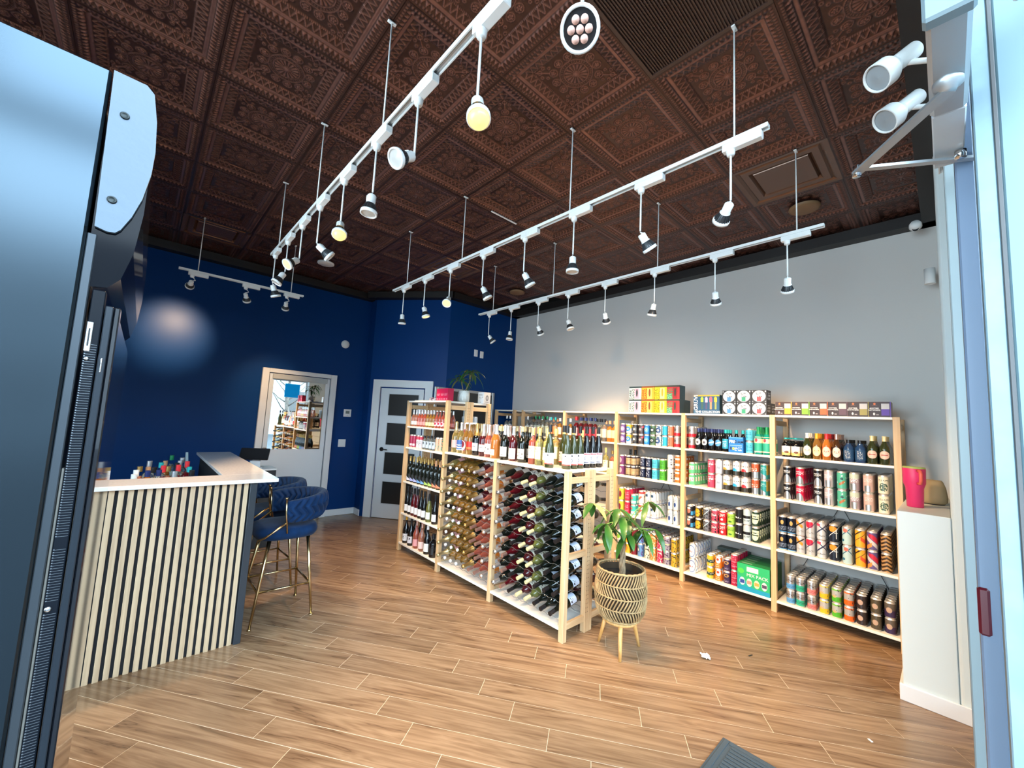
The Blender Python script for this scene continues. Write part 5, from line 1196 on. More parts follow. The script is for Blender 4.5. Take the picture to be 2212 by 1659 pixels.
for row, X in enumerate((2.632, 2.735, 2.835, 2.94)):
    y = 3.585 - row * .02; n = 0
    seq = [['kpink', 'wave', 'oval', 'kstar', 'foilsil', 'rosemark', 'foilcream', 'foilsil', 'foilcop', 'foilcream', 'foilcop', 'foilgold', 'yelrose', 'yelwhite', 'riesA'], ['redlab', 'foilcop', 'foilsil', 'kstar', 'foilcop', 'foilcream', 'rosemark', 'foilcop', 'foilcream', 'foilsil', 'foilgold', 'yelwhite', 'yelwhite', 'riesA'],
           ['foilcop', 'foilgold', 'kblack', 'foilcream', 'foilsil', 'kblack', 'kpink', 'foilcop', 'foilcream', 'kblack', 'foilgold', 'yelrose', 'yelwhite', 'riesB'], ['kblack', 'foilcop', 'foilgold', 'kblack', 'foilcream', 'foilsil', 'kblack', 'kpink', 'foilcop', 'kblack', 'foilcream', 'foilgold', 'yelrose', 'yelwhite']][row]
    for i, k in enumerate(seq):
        yy = y - i * .100
        if yy < 2.19 or (row == 0 and 2.40 > yy): continue
        bottle(k, (X + random.uniform(-.004, .004), yy, 1.2405), random.uniform(-.3, .3), words(k) + ', %s in %s row behind front' % (ORDW[i], ORDW[row]), GT)
# slanting bottles in the racks
colsY = [(3.595, 'kstar'), (3.492, 'kwcap'), (3.388, 'kwcap'), (3.290, 'kwcap'), (3.188, 'kgold'), (3.094, 'kpurp'), (3.000, 'kpink'), (2.906, 'ksilver'), (2.735, 'ksilver2'), (2.630, 'kpinkw'), (2.525, 'kblack'), (2.430, 'kyelr'), (2.332, 'kyelw'), (2.235, 'kend'), (2.140, 'kend'), (2.046, 'kend')]
def slant(key, xtip, y, ztip, tilt, label, group, dirx=-1, name='wine_bottle'):
    h = BT[key][1]; th = math.radians(90 + tilt)
    d = Vector((dirx * math.sin(th), 0, math.cos(th)))
    Mx = Matrix.Rotation(-th if dirx < 0 else th, 4, 'Y') @ Matrix.Rotation((PI if dirx < 0 else 0) + random.uniform(-.25, .25) - .7, 4, 'Z')
    p = Vector((xtip, y, ztip)) - d * h
    return bottle(key, p, 0, label, group, euler=Mx.to_euler(), name=name)
for c, (y, k) in enumerate(colsY):
    for r_ in range(8):
        z = .192 + r_ * .1283
        kk = k
        if c == 4 and r_ < 4: kk = 'kgold'
        if c == 5 and r_ < 4: kk = 'kpink'
        xt = 2.405 + (-.02 if c == 0 else 0) + random.uniform(-.006, .006) - (.03 if (c >= 14 and r_ == 0) else 0)
        bay = 'left' if y > 2.8 else 'right'
        n = (c if c < 8 else c - 8) + 1
        slant(kk, xt, y, z, 10, words(kk) + ', %s tier up, %s column, %s bay' % (ORDW[r_], ORDW[n - 1], bay), 'slanting bottles in the bar side wine rack')
for c, y in enumerate((2.050, 2.150)):
    for r_ in range(8):
        z = .192 + r_ * .1283
        slant(('kblack', 'kyelr')[(r_ + c) % 2 if r_ < 4 else 0], 3.055, y, z, 7, 'dark bottle in back to back rack, tier %s from bottom, %s in from its end' % (ORDW[r_], ORDW[c]), 'slanting bottles in the rear wine rack', 1)
# tall end unit
def row(keys, X, z, group, cat, name, where, rz=.0):
    for i, (y, k) in enumerate(keys):
        if k in CAN:
            canobj(k, X + .0, y, z + .0005, rz, CAN[k][0] + ', %s on %s' % (ORDW[i], where), group)
        else: bottle(k, (X, y, z + .0005), rz + random.uniform(-.1, .1), words(k) + ', %s on %s' % (ORDW[i], where), group, cat, name)
TU = 'bottles in the tall end unit'
for dx, tag_ in ((0, 'front'), (.09, 'rear')):
    row([(y, k) for y, k in zip((4.44, 4.372, 4.305, 4.24, 4.175, 4.11, 4.045, 3.98, 3.915, 3.85, 3.785, 3.725), ('smrose', 'smrose', 'smpink', 'smpink', 'smpink', 'smgold', 'smgold', 'smgold', 'smoval', 'smoval', 'smoval', 'smpink'))], 2.475 + dx, 1.48, TU, 'wine bottle', 'wine_bottle', tag_ + ' of tall unit second shelf', .2)
CAN['smar'] = ('slim maroon can', 'l', '98284C', [('r', .35, .65, .1, .3, 'E0C8D0')], 0); CAN['swr'] = ('slim white and red can', 'l', 'D0CCD4', [('r', 0, 1, .72, 1, 'B83850'), ('t', .35, .65, .2, .6, 20, 8, '80848C')], 0); CAN['spg'] = ('slim pink and green can', 'l', 'D8A890', [('n', 5, 4, .55, '5C9C84')], 0); CAN['swh'] = ('slim white can', 'l', 'C8D4DC', [('t', .35, .65, .3, .9, 30, 12, '9CA4AC')], .1)
row([(4.44, 'smar'), (4.375, 'smar'), (4.285, 'swr'), (4.22, 'swr'), (4.14, 'smclear'), (4.07, 'smclear'), (4.0, 'smclear'), (3.93, 'smclear'), (3.86, 'spg'), (3.795, 'spg')], 2.475, 1.225, 'small drinks on the tall end unit', 'drinks bottle', 'drinks_bottle', 'front of tall unit third shelf', .2)
row([(4.14, 'smclear'), (4.07, 'smclear'), (4.0, 'smclear'), (3.93, 'smclear'), (3.86, 'smclear')], 2.56, 1.225, 'small drinks on the tall end unit', 'drinks bottle', 'drinks_bottle', 'rear of tall unit third shelf', .2)
row(list(zip((4.445, 4.362, 4.28, 4.198, 4.116, 4.034, 3.952, 3.87, 3.788), ('slA', 'slB', 'slB', 'slC', 'slC', 'slD', 'slD', 'slE', 'slE'))), 2.48, .818, TU, 'wine bottle', 'wine_bottle', 'front, tall unit fourth shelf', .2)
row(list(zip((4.40, 4.318, 4.236, 4.154, 4.072, 3.99, 3.908), ('slA', 'slB', 'slC', 'slC', 'slD', 'slD', 'slE'))), 2.575, .818, TU, 'wine bottle', 'wine_bottle', 'rear, tall unit fourth shelf', .2)
row(list(zip((4.445, 4.368, 4.29, 4.212, 4.134, 4.056, 3.955, 3.83), ('sldk', 'sldk', 'slred', 'slred', 'sldk', 'sldk', 'slclr', 'sldk'))), 2.48, .443, TU, 'wine bottle', 'wine_bottle', 'tall unit fifth shelf', .2)
row(list(zip((4.43, 4.31, 4.185, 4.065, 3.945, 3.82), ('bgyel', 'bgdk', 'bgrose', 'bgros2', 'bgwht', 'bgsq'))), 2.48, .10, TU, 'wine bottle', 'wine_bottle', 'tall unit bottom shelf', .2)
row(list(zip((4.37, 4.25, 4.125), ('bgdk', 'bgdk', 'bgdk'))), 2.57, .10, TU, 'wine bottle', 'wine_bottle', 'rear, tall unit bottom shelf', .2)
row([(3.76, 'swh'), (3.825, 'swh'), (3.89, 'swh'), (3.98, 'swh')], 2.90, 1.48, 'slim white cans on the rear tall unit', 'can', 'can', 'rear tall unit')
# spirits in the two far bays of the wall run
SPG = 'spirits bottles on the far wall shelves'
row(list(zip((4.97, 4.89, 4.80), ('spclr', 'spclr', 'spclr'))), 4.50, 1.404, SPG, 'spirits bottle', 'spirits_bottle', 'corner unit second shelf')
row(list(zip((4.45, 4.36, 4.28, 4.205, 4.128, 4.044, 3.96, 3.88, 3.79), ('spclr', 'spblk', 'spgrn', 'spgrn', 'spgrn', 'spgrn', 'spblu', 'spblu', 'spwht'))), 4.47, 1.404, SPG, 'spirits bottle', 'spirits_bottle', 'fifth bay second shelf')
row(list(zip((4.40, 4.32, 4.24, 4.16, 4.08, 4.0, 3.92), ('spblk', 'spblk', 'spclr', 'spblk', 'spclr', 'spamb', 'spamb'))), 4.57, 1.404, SPG, 'spirits bottle', 'spirits_bottle', 'rear of fifth bay second shelf')
row(list(zip((3.60, 3.50, 3.42, 3.34, 3.26, 3.18, 3.11, 3.03, 2.95, 2.88), ('spwht', 'spred', 'spnav', 'spnav', 'spnav', 'spnav', 'spblk', 'spblk', 'spamb', 'spamb'))), 4.47, 1.404, SPG, 'spirits bottle', 'spirits_bottle', 'fourth bay second shelf')
row(list(zip((3.56, 3.47, 3.39, 3.31, 3.23, 3.15, 3.07), ('spred', 'spnav', 'spnav', 'spnav', 'spblk', 'spblk', 'spamb'))), 4.57, 1.404, SPG, 'spirits bottle', 'spirits_bottle', 'rear of fourth bay second shelf')
row(list(zip((3.30, 3.2, 3.1, 3.0, 2.90), ('spwht', 'sprose', 'yelwhite', 'yelwhite', 'sprose'))), 4.47, 1.015, SPG, 'spirits bottle', 'spirits_bottle', 'middle shelf of fourth bay')
row(list(zip((2.76, 2.69), ('kblack', 'kblack'))), 4.66, 1.015, 'dark bottles behind the plum cans', 'wine bottle', 'wine_bottle', 'middle shelf behind plum cans')
# beer bottles on the second shelf of the right and middle bays
BG = 'beer bottles on the second shelf of the right bay'; BM = 'beer bottles on the second shelf of the middle bay'
for d in range(5):
    w_ = '%s row, right bay' % ORDW[d]
    if d < 4: row([(1.021, 'bdark'), (.945, 'bdark')], 4.45 + d * .071, 1.404, BG, 'beer bottle', 'beer_bottle', w_)
    row([(.858, 'bgreen'), (.788, 'byel'), (.719, 'borg'), (.650, 'bbrn')], 4.45 + d * .069, 1.404, BG, 'beer bottle', 'beer_bottle', w_)
    if d < 4: row([(.570, 'bnavy'), (.495, 'bnavy')], 4.452 + d * .075, 1.404, BG, 'beer bottle', 'beer_bottle', w_)
    if d < 4: row([(.420, 'bperry'), (.345, 'bperry')], 4.45 + d * .070, 1.404, BG, 'beer bottle', 'beer_bottle', w_)
    w_ = '%s row, middle bay' % ORDW[d]
    if d < 3: row([(1.821, 'bwhto'), (1.752, 'bwhto'), (1.684, 'bblue'), (1.616, 'bblue'), (1.548, 'bcyan')], 4.45 + d * .067, 1.404, BM, 'beer bottle', 'beer_bottle', w_)
    if d < 4: row([(1.250, 'bchamp'), (1.178, 'bchamp')], 4.45 + d * .071, 1.404, BM, 'beer bottle', 'beer_bottle', w_)
# bottles behind the bar
random.seed(21)
bar = [(.03, 4.10, 'spwht'), (.02, 3.86, 'spwht'), (.11, 4.62, 'spclr'), (.13, 4.16, 'spblk'), (.18, 4.48, 'spblu'), (.22, 4.80, 'spamb'), (.27, 4.98, 'spgrn'), (.22, 4.28, 'sprose'), (.15, 3.90, 'spnav'), (.27, 4.10, 'spred'), (.31, 4.60, 'spclr'), (.34, 4.34, 'spred'), (.24, 3.88, 'spclr'), (.34, 4.86, 'spclr'), (.10, 4.36, 'spamb'), (.34, 4.12, 'spblu'), (.05, 4.32, 'sprose'), (.09, 3.88, 'spnav'), (.34, 3.90, 'spblk'), (.18, 4.08, 'spred'), (.28, 4.42, 'spblk')]
rank = [sorted(bar, key=lambda b: b[1]).index(b) for b in bar]
ORDW += ['seventeenth', 'eighteenth', 'nineteenth', 'twentieth', 'twenty first', 'twenty second']
for i, (x, y, k) in enumerate(bar):
    o = bottle(k, (x, y, .8105), random.uniform(-1, 1), words(k) + ' behind the bar, %s closest to the front slats' % ORDW[rank[i]], 'spirits bottles behind the bar', 'bar bottle', 'bar_bottle')

# ------------------------------------------------------------------ cartons
def carton(label, group, x0, y0, y1, z, h, depth, plain, front, side=None, cat='carton', name='carton', axis='X', rz=0):
    """front faces -X; y1 > y0; origin at the base centre"""
    cy, cx = (y0 + y1) / 2, x0 + depth / 2; a, b, c = depth / 2, (y1 - y0) / 2, h
    mb = MB()
    v = [(-a, -b, 0), (a, -b, 0), (a, b, 0), (-a, b, 0), (-a, -b, c), (a, -b, c), (a, b, c), (-a, b, c)]
    q = [(0, 0), (1, 0), (1, 1), (0, 1)]
    mb.add(v, [(3, 0, 4, 7), (0, 1, 5, 4), (1, 2, 6, 5), (2, 3, 7, 6), (4, 5, 6, 7), (0, 3, 2, 1)], 0, False, [q] * 6)
    mb.m[0] = 1; mb.m[1] = 2
    me = mb.mesh(name, [plain, front, side or plain], recalc=False)
    for f_ in (0,): pass
    o = link(name, me, None, (cx, cy, z + .0005), (0, 0, rz)); tag(o, label, cat, group)
    # top flap seam
    build(MB().box(-a * .98, a * .98, -.0012, .0012, c, c + .0006), 'flap_seam', plain, o)
    return o
cm_ = lambda n, c: mat(n, c, .5)
TZP = 1.788
gang = [('pale teal and pink', 'C8DCD4', '3C4C4C', 'E89CB4', '34464A', '7C8C84'), ('orange', 'F0A030', 'C83010', 'F8D868', '7C4420', 'B04018'), ('yellow', 'ECDC20', '6C6410', 'F4E090', '5C5420', 'C88C50'), ('red and green', 'C83038', '3C8058', 'A01C24', '343830', '34484C')]
yy = [2.66, 2.492, 2.327, 2.172, 2.022]
for lay in (0, 1):
    for i, (nm, base, ink, sec, capc, sd) in enumerate(gang):
        fm = label_mat('gang%d' % i, base, [('r', .45, .82, .03, .84, sec), ('e', .64, .5, .08, .30, capc if i != 2 else 'C89C30'), ('n', 5, 3, .64, sec), ('r', 0, 1, .88, 1, capc)] + ([('r', 0, .4, 0, .4, '7CC090')] if i == 3 else []), .5)
        o = carton(nm + ' can carton in %s, %s from left' % (('lower layer', 'upper layer')[lay], ORDW[i]), 'colourful can cartons on the wall shelf', 4.425, yy[i + 1] + .002, yy[i] - .002, TZP + lay * .1585, .158, .14, cm_('gside%d' % i, sd) if lay == 0 else bpy.data.materials['gside%d' % i], fm)
        lm = mat('ink_gang', ink, .5)
        hw = (yy[i] - yy[i + 1]) / 2
        lettering(o, 'DARK', .044, (-.0705, hw * .72, .062), lm, roll=PI / 2, bold=.0008); lettering(o, 'GANG', .044, (-.0705, hw * .28, .062), lm, roll=PI / 2, bold=.0008)
carton('dark red and green can carton behind the lower right of the stack', 'colourful can cartons on the wall shelf', 4.568, 2.024, 2.17, TZP, .158, .14, bpy.data.materials['gside3'], bpy.data.materials['gside3'])
g1 = label_mat('gruvi', '1C5074', [('r', 0, 1, .93, 1, 'D8A830'), ('e', .335, .80, .055, .10, 'A8D840'), ('r', .285, .385, .62, .80, 'A8D840'), ('r', .30, .375, .24, .62, '3C5C54'),
    ('e', .50, .80, .055, .10, 'B8B0D8'), ('r', .45, .555, .60, .80, 'B8B0D8'), ('r', .47, .54, .24, .60, '50486C'), ('e', .67, .80, .055, .10, 'E06070'), ('r', .62, .725, .62, .80, 'E06070'), ('r', .64, .71, .24, .62, 'D89060'),
    ('e', .85, .80, .055, .10, 'E0B030'), ('r', .80, .905, .62, .80, 'E0B030'), ('r', .82, .89, .24, .62, '8C9850'), ('t', .04, .2, .03, .16, 20, 16, 'A8C0D0')], .45)
o = carton('blue variety carton with four bottle pictures and yellow top stripe on the wall shelf', None, 4.425, 1.60, 1.868, TZP, .200, .15, cm_('blue_side', '1C3C50'), g1)
LW = mat('ink_white', (.85, .87, .88), .5); LN = mat('ink_navy', '14284C', .5)
lettering(o, 'GR\u00dcVI', .058, (-.0755, .107, .118), LW, roll=PI / 2, bold=.0008); lettering(o, 'THE COLLECTION', .030, (-.0755, -.015, .020), LW, bold=.0006)
for lay in (0, 1):
    for i, (nm, c) in enumerate((('blue', '3878B0'), ('green', '208468'), ('red', 'C83C48'))):
        fm = label_mat('lens' + nm, '202228', [('e', .5, .5, .43, .46, 'D4DCE8'), ('r', .36, .64, .08, .44, c), ('t', .30, .70, .42, .78, 16, 7, '3C4450'), ('r', .04, .1, .86, .93, 'D4DCE8'), ('r', .88, .96, .84, .94, 'D4DCE8'), ('r', .04, .12, .05, .09, 'A4ACB8'), ('r', .88, .96, .05, .09, 'A4ACB8')], .45)
        a = 1.576 - i * .136
        carton('black carton with round %s can picture, %s layer on the wall shelf' % (nm, ('lower', 'upper')[lay]), 'black cartons on the wall shelf', 4.425, a - .134, a - .002, TZP + lay * .1215, .121, .14, cm_('blk_side', '202228') if not bpy.data.materials.get('blk_side') else bpy.data.materials['blk_side'], fm, label_mat('lens_side', '202228', [('t', .2, .8, .2, .8, 8, 4, 'C4CCD8')], .5))
carton('black carton tucked behind the lower black cartons', 'black cartons on the wall shelf', 4.568, 1.17, 1.30, TZP, .121, .14, bpy.data.materials['blk_side'], bpy.data.materials['blk_side'], label_mat('lens_side', '', []))
brown = [('yellow', 'ECB020'), ('lime', '78C828'), ('orange', 'E06028'), ('plum', '5C4050'), ('olive', '9C9048'), ('purple', '5C38A0')]
ys = [1.100, .967, .832, .700, .566, .430, .296]
for i, (nm, c) in enumerate(brown):
    fm = label_mat('any' + nm, '2E1A1C', [('r', .56, .93, .10, .52, c), ('r', .56, .93, .52, .88, 'C8C4C4'), ('n', 6, 5, .70, '54484C'), ('r', 0, .55, 0, 1, '2E1A1C'), ('r', .93, 1, 0, 1, '2E1A1C'), ('e', .25, .86, .06, .07, 'E07030'), ('r', .14, .36, .74, .77, '7C5048'), ('e', .22, .20, .05, .09, 'D8D4D4'), ('r', .32, .44, .12, .18, 'A8A0A0'), ('r', 0, 1, .96, 1, '4C2C24'), ('r', .96, 1, 0, 1, c)], .5)
    o = carton('dark brown carton with %s can picture on top of the right bay' % nm, 'brown cartons on the right bay', 4.428, ys[i + 1] + .0015, ys[i] - .0015, TZP, .125, .15, cm_('brn_side_' + nm, 'C8B8A8' if nm != 'purple' else 'A89888'), fm)
    lettering(o, 'ANYTIME.', .0135, (-.0755, .034, .071), LW, bold=.0004); lettering(o, 'ANYWHERE.', .0135, (-.0755, .034, .056), LW, bold=.0004)
mp_ = label_mat('mixpack', '28B070', [('d', -.8, .2, .38, '18A8A8'), ('r', 0, 1, 0, .16, '1898C0'), ('r', .30, .66, .74, .92, 'DCE4E0'), ('e', .16, .34, .085, .15, 'C8D4E8'), ('r', .09, .23, .26, .40, '2C4C9C'), ('e', .38, .34, .085, .15, 'E8DCD4'), ('r', .31, .45, .28, .40, 'B89080'), ('e', .61, .34, .085, .15, 'E8DCB8'), ('r', .54, .68, .28, .40, 'D0A050'), ('e', .84, .34, .085, .15, 'D8D4DC'), ('r', .77, .91, .28, .40, '4C445C'), ('e', .12, .72, .1, .1, '50C850')], .45)
o = carton('big green mixed can carton lettered MIX PACK on the bottom shelf', None, 4.418, 1.155, 1.430, .105, .245, .40, mat('green_side', '1E7444', .5), mp_)
lettering(o, 'MIX PACK', .040, (-.2005, -.035, .150), LW)
for i in range(5): build(MB().box(-.17 + i * .075, -.14 + i * .075, .02, .11, .2452, .2458), 'tape_patch', mat('patch_grey', '6C9880', .5) if i == 0 else bpy.data.materials['patch_grey'], o)
carton('grey green flat carton behind the slim crimson cans', None, 4.79, 1.45, 1.75, .105, .25, .11, mat('grn_grey', '50605C', .5), bpy.data.materials['grn_grey'])
o = carton('bright blue beer carton lettered FRE DAM on the second shelf', None, 4.415, 1.374, 1.508, 1.404, .155, .10, mat('blue_box', '0C5CA8', .45), label_mat('fredam', '1470C0', [('r', .05, .95, .93, .97, '60A8E0'), ('e', .16, .26, .07, .11, '14305C'), ('e', .33, .25, .08, .09, 'C8D040'), ('t', .4, .9, .12, .36, 12, 9, 'C8DCEC'), ('r', .08, .92, .44, .47, 'A0C8E8')], .45))
lettering(o, 'FRE', .038, (-.0505, .032, .106), LW, bold=.0012); lettering(o, 'DAM', .038, (-.0505, -.030, .106), LN, bold=.0012)
for i, y in enumerate((1.482, 1.420)):
    bottle('bcyan', (4.56, y + .0, 1.4045), 0, 'black beer bottle behind the blue carton, %s one' % ('left', 'right')[i], BM, 'beer bottle', 'beer_bottle')
# wrapped lettering on cans and bottles
def wrap_text(s_, size, r, zc, roll, m, parent, ang=0):
    me = text_mesh(s_, size, bold=.0006).copy(); me.materials.clear(); me.materials.append(m)
    c_, n_ = math.cos(roll), math.sin(roll)
    for v in me.vertices:
        x, y = v.co.x * c_ - v.co.y * n_, v.co.x * n_ + v.co.y * c_; a = x / r + ang
        v.co = (-(r + .0009) * math.cos(a), -(r + .0009) * math.sin(a), zc + y)
    link('lettering', me, parent)
INKD = mat('ink_dark', '20202C', .5)
for o in list(C.objects):
    if o.name.startswith('can') and o.data and o.data == _can.get('kelly') and o.location.x < 4.46: wrap_text('KELLY', .020, .033, .062, -.95, INKD, o)
    if o.name.startswith('can') and o.data and o.data == _can.get('nored') and o.location.x < 4.46: wrap_text('NO', .030, .033, .108, 0, LW, o); wrap_text('UR', .030, .033, .078, 0, LW, o)
    if o.name.startswith('beer_bottle') and o.data == bottle_parts('bnavy')[0] and o.location.x < 4.46: wrap_text('LUCKY', .022, .036, .062, PI / 2, LW, o, -.35); wrap_text('SAINT', .022, .036, .062, PI / 2, LW, o, .25)

# things on top of the tall end unit
for i, (x, y) in enumerate(((2.455, 3.885), (2.45, 3.80), (2.44, 3.715))):
    carton('pink tall drinks carton on the tall unit, %s of three beside white pot' % ORDW[i], 'pink cartons on the tall unit', x, y - .040, y + .040, 1.788, .135, .075, mat('pink_side', 'B01840', .5) if i == 0 else bpy.data.materials['pink_side'], label_mat('pinkbox', 'D01C4C', [('t', .15, .85, .4, .6, 16, 12, 'E8A0B0'), ('n', 4, 3, .66, 'E04870'), ('r', .15, .35, .08, .2, 'E898AC'), ('r', .65, .85, .08, .2, 'E898AC')], .5))
carton('white gift box with small print on the rear tall unit', None, 2.93, 3.66, 3.77, 1.788, .135, .10, mat('box_white', 'D4DADE', .45), label_mat('whitebox', 'D8DEE2', [('t', .15, .85, .70, .85, 14, 16, '60646C'), ('t', .12, .88, .40, .62, 12, 6, 'A0A4AC'), ('r', .45, .55, .08, .16, '60646C')], .45), label_mat('whitebox2', 'A8AEB4', [('e', .5, .5, .22, .25, '5C6068'), ('e', .5, .5, .12, .14, '8C9098'), ('r', .25, .75, .12, .16, '5C6068')], .45))
o = tag(build(MB().bbox(-.07, .07, -.10, .10, 0, .012, .003), 'paper_packet', mat('packet_grey', 'C8C8C4', .6), loc=(2.55, 4.36, 1.7885)), 'flat pale packet lying on the tall unit', 'packet')
o = tag(build(MB().lathe([[(.0, .0), (.05, .0), (.055, .02), (.045, .045), (.0, .05)]], 12, sx_=.8, sy_=1.3), 'snack_bag', label_mat('snack', 'C8C4CC', [('n', 6, 6, .52, '3C3C60'), ('n', 9, 7, .6, 'A05040')], .35), loc=(2.56, 4.16, 1.7885)), 'small crumpled multicoloured snack bag on the tall unit', 'bag')

# ------------------------------------------------------------------ plants
LEAF = mat('leaf_green', (.028, .105, .014), .35, noise=.35, nscale=9, coat=.2); LEAF2 = mat('leaf_dark', (.024, .095, .022), .4, noise=.3, nscale=10); LEAFY = mat('leaf_yellow', (.55, .55, .12), .45)
SOIL = mat('soil', (.02, .014, .010), .95)
def leaf(base, d, droop, L_, W_, m, parent, fold=.25):
    d = Vector(d).normalized(); side = d.cross(Vector((0, 0, 1)))
    if side.length < .1: side = Vector((1, 0, 0))
    side.normalize(); p = Vector(base); n = 7; vs_ = []
    cur = d.copy()
    for i in range(n + 1):
        t = i / n; w_ = W_ * math.sin(PI * min(1, t * .96 + .02)) ** .8 * (1 - .25 * t); up = side.cross(cur)
        vs_ += [p - side * w_ + up * w_ * fold, p.copy(), p + side * w_ + up * w_ * fold]
        cur = (cur + Vector((0, 0, -droop / n))).normalized(); p = p + cur * (L_ / n)
    fs = []
    for i in range(n):
        a = i * 3; fs += [(a, a + 1, a + 4, a + 3), (a + 1, a + 2, a + 5, a + 4)]
    return build(MB().add(vs_, fs, 0, True), 'leaf', m, parent)
random.seed(9)
pt = thing('potted_dracaena', 'dracaena with drooping dark leaves in ribbed white pot on the tall unit', 'plant', (2.66, 3.80, 1.788))
pt.location = (2.655, 3.60 + .0, 1.788)
pt.location = (2.70, 3.745, 1.788)
pm = MB(); pm.lathe([[(0, .002), (.048, .002), (.056, 0), (.062, .03), (.066, .08), (.064, .128), (.060, .130), (.057, .125), (.055, .10), (0, .10)]], 40)
build(pm, 'pot', mat('pot_white', 'C8CCC8', .35), pt)
rb = MB()
for k in range(8):          # raised arches on the pot
    a0 = k * PI / 4
    for s_ in (.36, .26, .16):
        pts = [((.0655) * math.cos(a0 + s_ * math.cos(t)), .0655 * math.sin(a0 + s_ * math.cos(t)), .055 + .05 * (s_ / .36) * math.sin(t)) for t in [PI * i / 10 for i in range(11)]]
        pts = [(pts[0][0] * .97, pts[0][1] * .97, .012)] + pts + [(pts[-1][0] * .97, pts[-1][1] * .97, .012)]
        rb.tube(pts, .0022, 5)
build(rb, 'rib', mat('pot_rib', 'D8DCD8', .3), pt)
build(MB().lathe([[(0, .112), (.056, .112)]], 20), 'soil', SOIL, pt)
for j, (dx, dy, top_, n) in enumerate(((-.03, .02, .27, 13), (.045, -.055, .36, 17))):
    pts = [(0, 0, .10), (dx * .5, dy * .5, .17), (dx * .9, dy * .9, .24), (dx, dy, top_)]
    build(MB().tube(pts, .006, 7), 'stem', mat('cane', '6C6448', .7) if j == 0 else bpy.data.materials['cane'], pt)
    for k in range(n):
        a = k * 2.4 + j; e = random.uniform(.1, 1.2)
        leaf((dx, dy, top_ - .05 + .05 * k / n), (math.cos(a), math.sin(a), e), random.uniform(1.5, 2.8), random.uniform(.15, .25), .019, LEAF2, pt)
# money tree in woven basket planter on three legs
pl_ = thing('potted_money_tree', 'money tree in woven chevron basket on three wooden legs by the rack end', 'plant', (2.71, 1.66, 0))
LEGW = wood('leg_beech', hexc('C89450'), hexc('E0B070'), 2, rough=.4, knots=False)
for k, (fx, fy) in enumerate(((-.026, .157), (-.131, -.09), (.158, -.068))):
    build(MB().tube([(fx, fy, 0), (fx * .62, fy * .62, .235)], .013, 12, radii=[.010, .018]), 'leg', LEGW, pl_)
build(MB().lathe([[(0, .205), (.12, .205), (.125, .210), (.125, .225), (0, .225)]], 32), 'tray', LEGW, pl_)
def brad(z): return float(np.interp(z, [.235, .26, .30, .38, .46, .53, .575], [.135, .155, .172, .180, .178, .171, .163]))
RAFFIA = mat('raffia', hexc('A88C62'), .75, noise=.35, nscale=25); 
mb = MB(); bands = [(.245, .328, -1), (.328, .408, 1), (.408, .488, -1), (.488, .568, 1)]
NS = 50
for z0, z1, sg in bands:
    for k in range(NS):
        a0 = 2 * PI * k / NS; pts = []
        for i in range(5):
            t = i / 4; z = z0 + (z1 - z0) * t; a = a0 + sg * .22 * (t - .5); r = brad(z) + .004 * math.sin(PI * t)
            pts.append((r * math.cos(a), r * math.sin(a), z))
        mb.tube(pts, .0054, 5, cap=False)
o = build(mb, 'woven_strands', RAFFIA, pl_); o['kind'] = 'stuff'
mb = MB()
for z, rr in ((.243, .007), (.328, .0045), (.408, .0045), (.488, .0045), (.572, .008)):
    n = 72; mb.tube([((brad(z) + .003) * math.cos(2 * PI * i / n), (brad(z) + .003) * math.sin(2 * PI * i / n), z + .002 * math.sin(i * 2.2)) for i in range(n + 1)], rr, 7, cap=False)
build(mb, 'woven_rim', RAFFIA, pl_)
build(MB().lathe([[(brad(.24) - .020, .232), (brad(.33) - .020, .33), (brad(.5) - .020, .5), (brad(.57) - .014, .562)]], 40), 'liner', mat('basket_inner', (.055, .032, .016), .9), pl_)
build(MB().lathe([[(0, .50), (.14, .50), (.15, .515)]], 30), 'soil', SOIL, pl_)
TR = mat('braided_trunk', '8C7458', .8, noise=.4, nscale=30)
for k in range(3):
    pts = []
    for i in range(19):
        t = i / 18; a = k * 2.094 + t * 9; r = .013 * (1 - .3 * t); pts.append((.005 + r * math.cos(a) + .008 * t, r * math.sin(a) - .005, .50 + .40 * t))
    build(MB().tube(pts, .012, 8, radii=[.014 - .005 * i / 18 for i in range(19)]), 'trunk', TR, pl_)
RV = Vector((.7318, -.6796, 0))
heads = [(-.20, .10, 1.00, 5, 1), (-.12, -.02, .88, 5, 0), (-.02, .05, .98, 5, 2), (.06, .04, .92, 4, 0), (.20, .02, 1.05, 4, 1), (.17, .03, .84, 5, 0), (.03, -.05, .82, 5, 0), (-.10, .06, .80, 4, 0), (.0, .0, .93, 5, 0), (.24, -.02, .86, 3, 0)]
for (r, dpt_, z, n, ylw) in heads:
    h = RV * r + Vector((.67, .73, 0)) * dpt_ + Vector((0, 0, z)); b0 = Vector((.012, -.005, .86 if z > .86 else .80))
    build(MB().tube([b0, b0.lerp(h, .5) + Vector((0, 0, .03)), h], .0028, 6), 'petiole', mat('petiole', '7CA040', .5) if not bpy.data.materials.get('petiole') else bpy.data.materials['petiole'], pl_)
    for k in range(n):
        a = 2 * PI * k / n + r * 9
        leaf(h, (math.cos(a) * .8, math.sin(a) * .8, random.uniform(-.5, .1)), random.uniform(.8, 1.6), random.uniform(.14, .24), random.uniform(.024, .033), LEAFY if (ylw and k == 0) else LEAF, pl_)

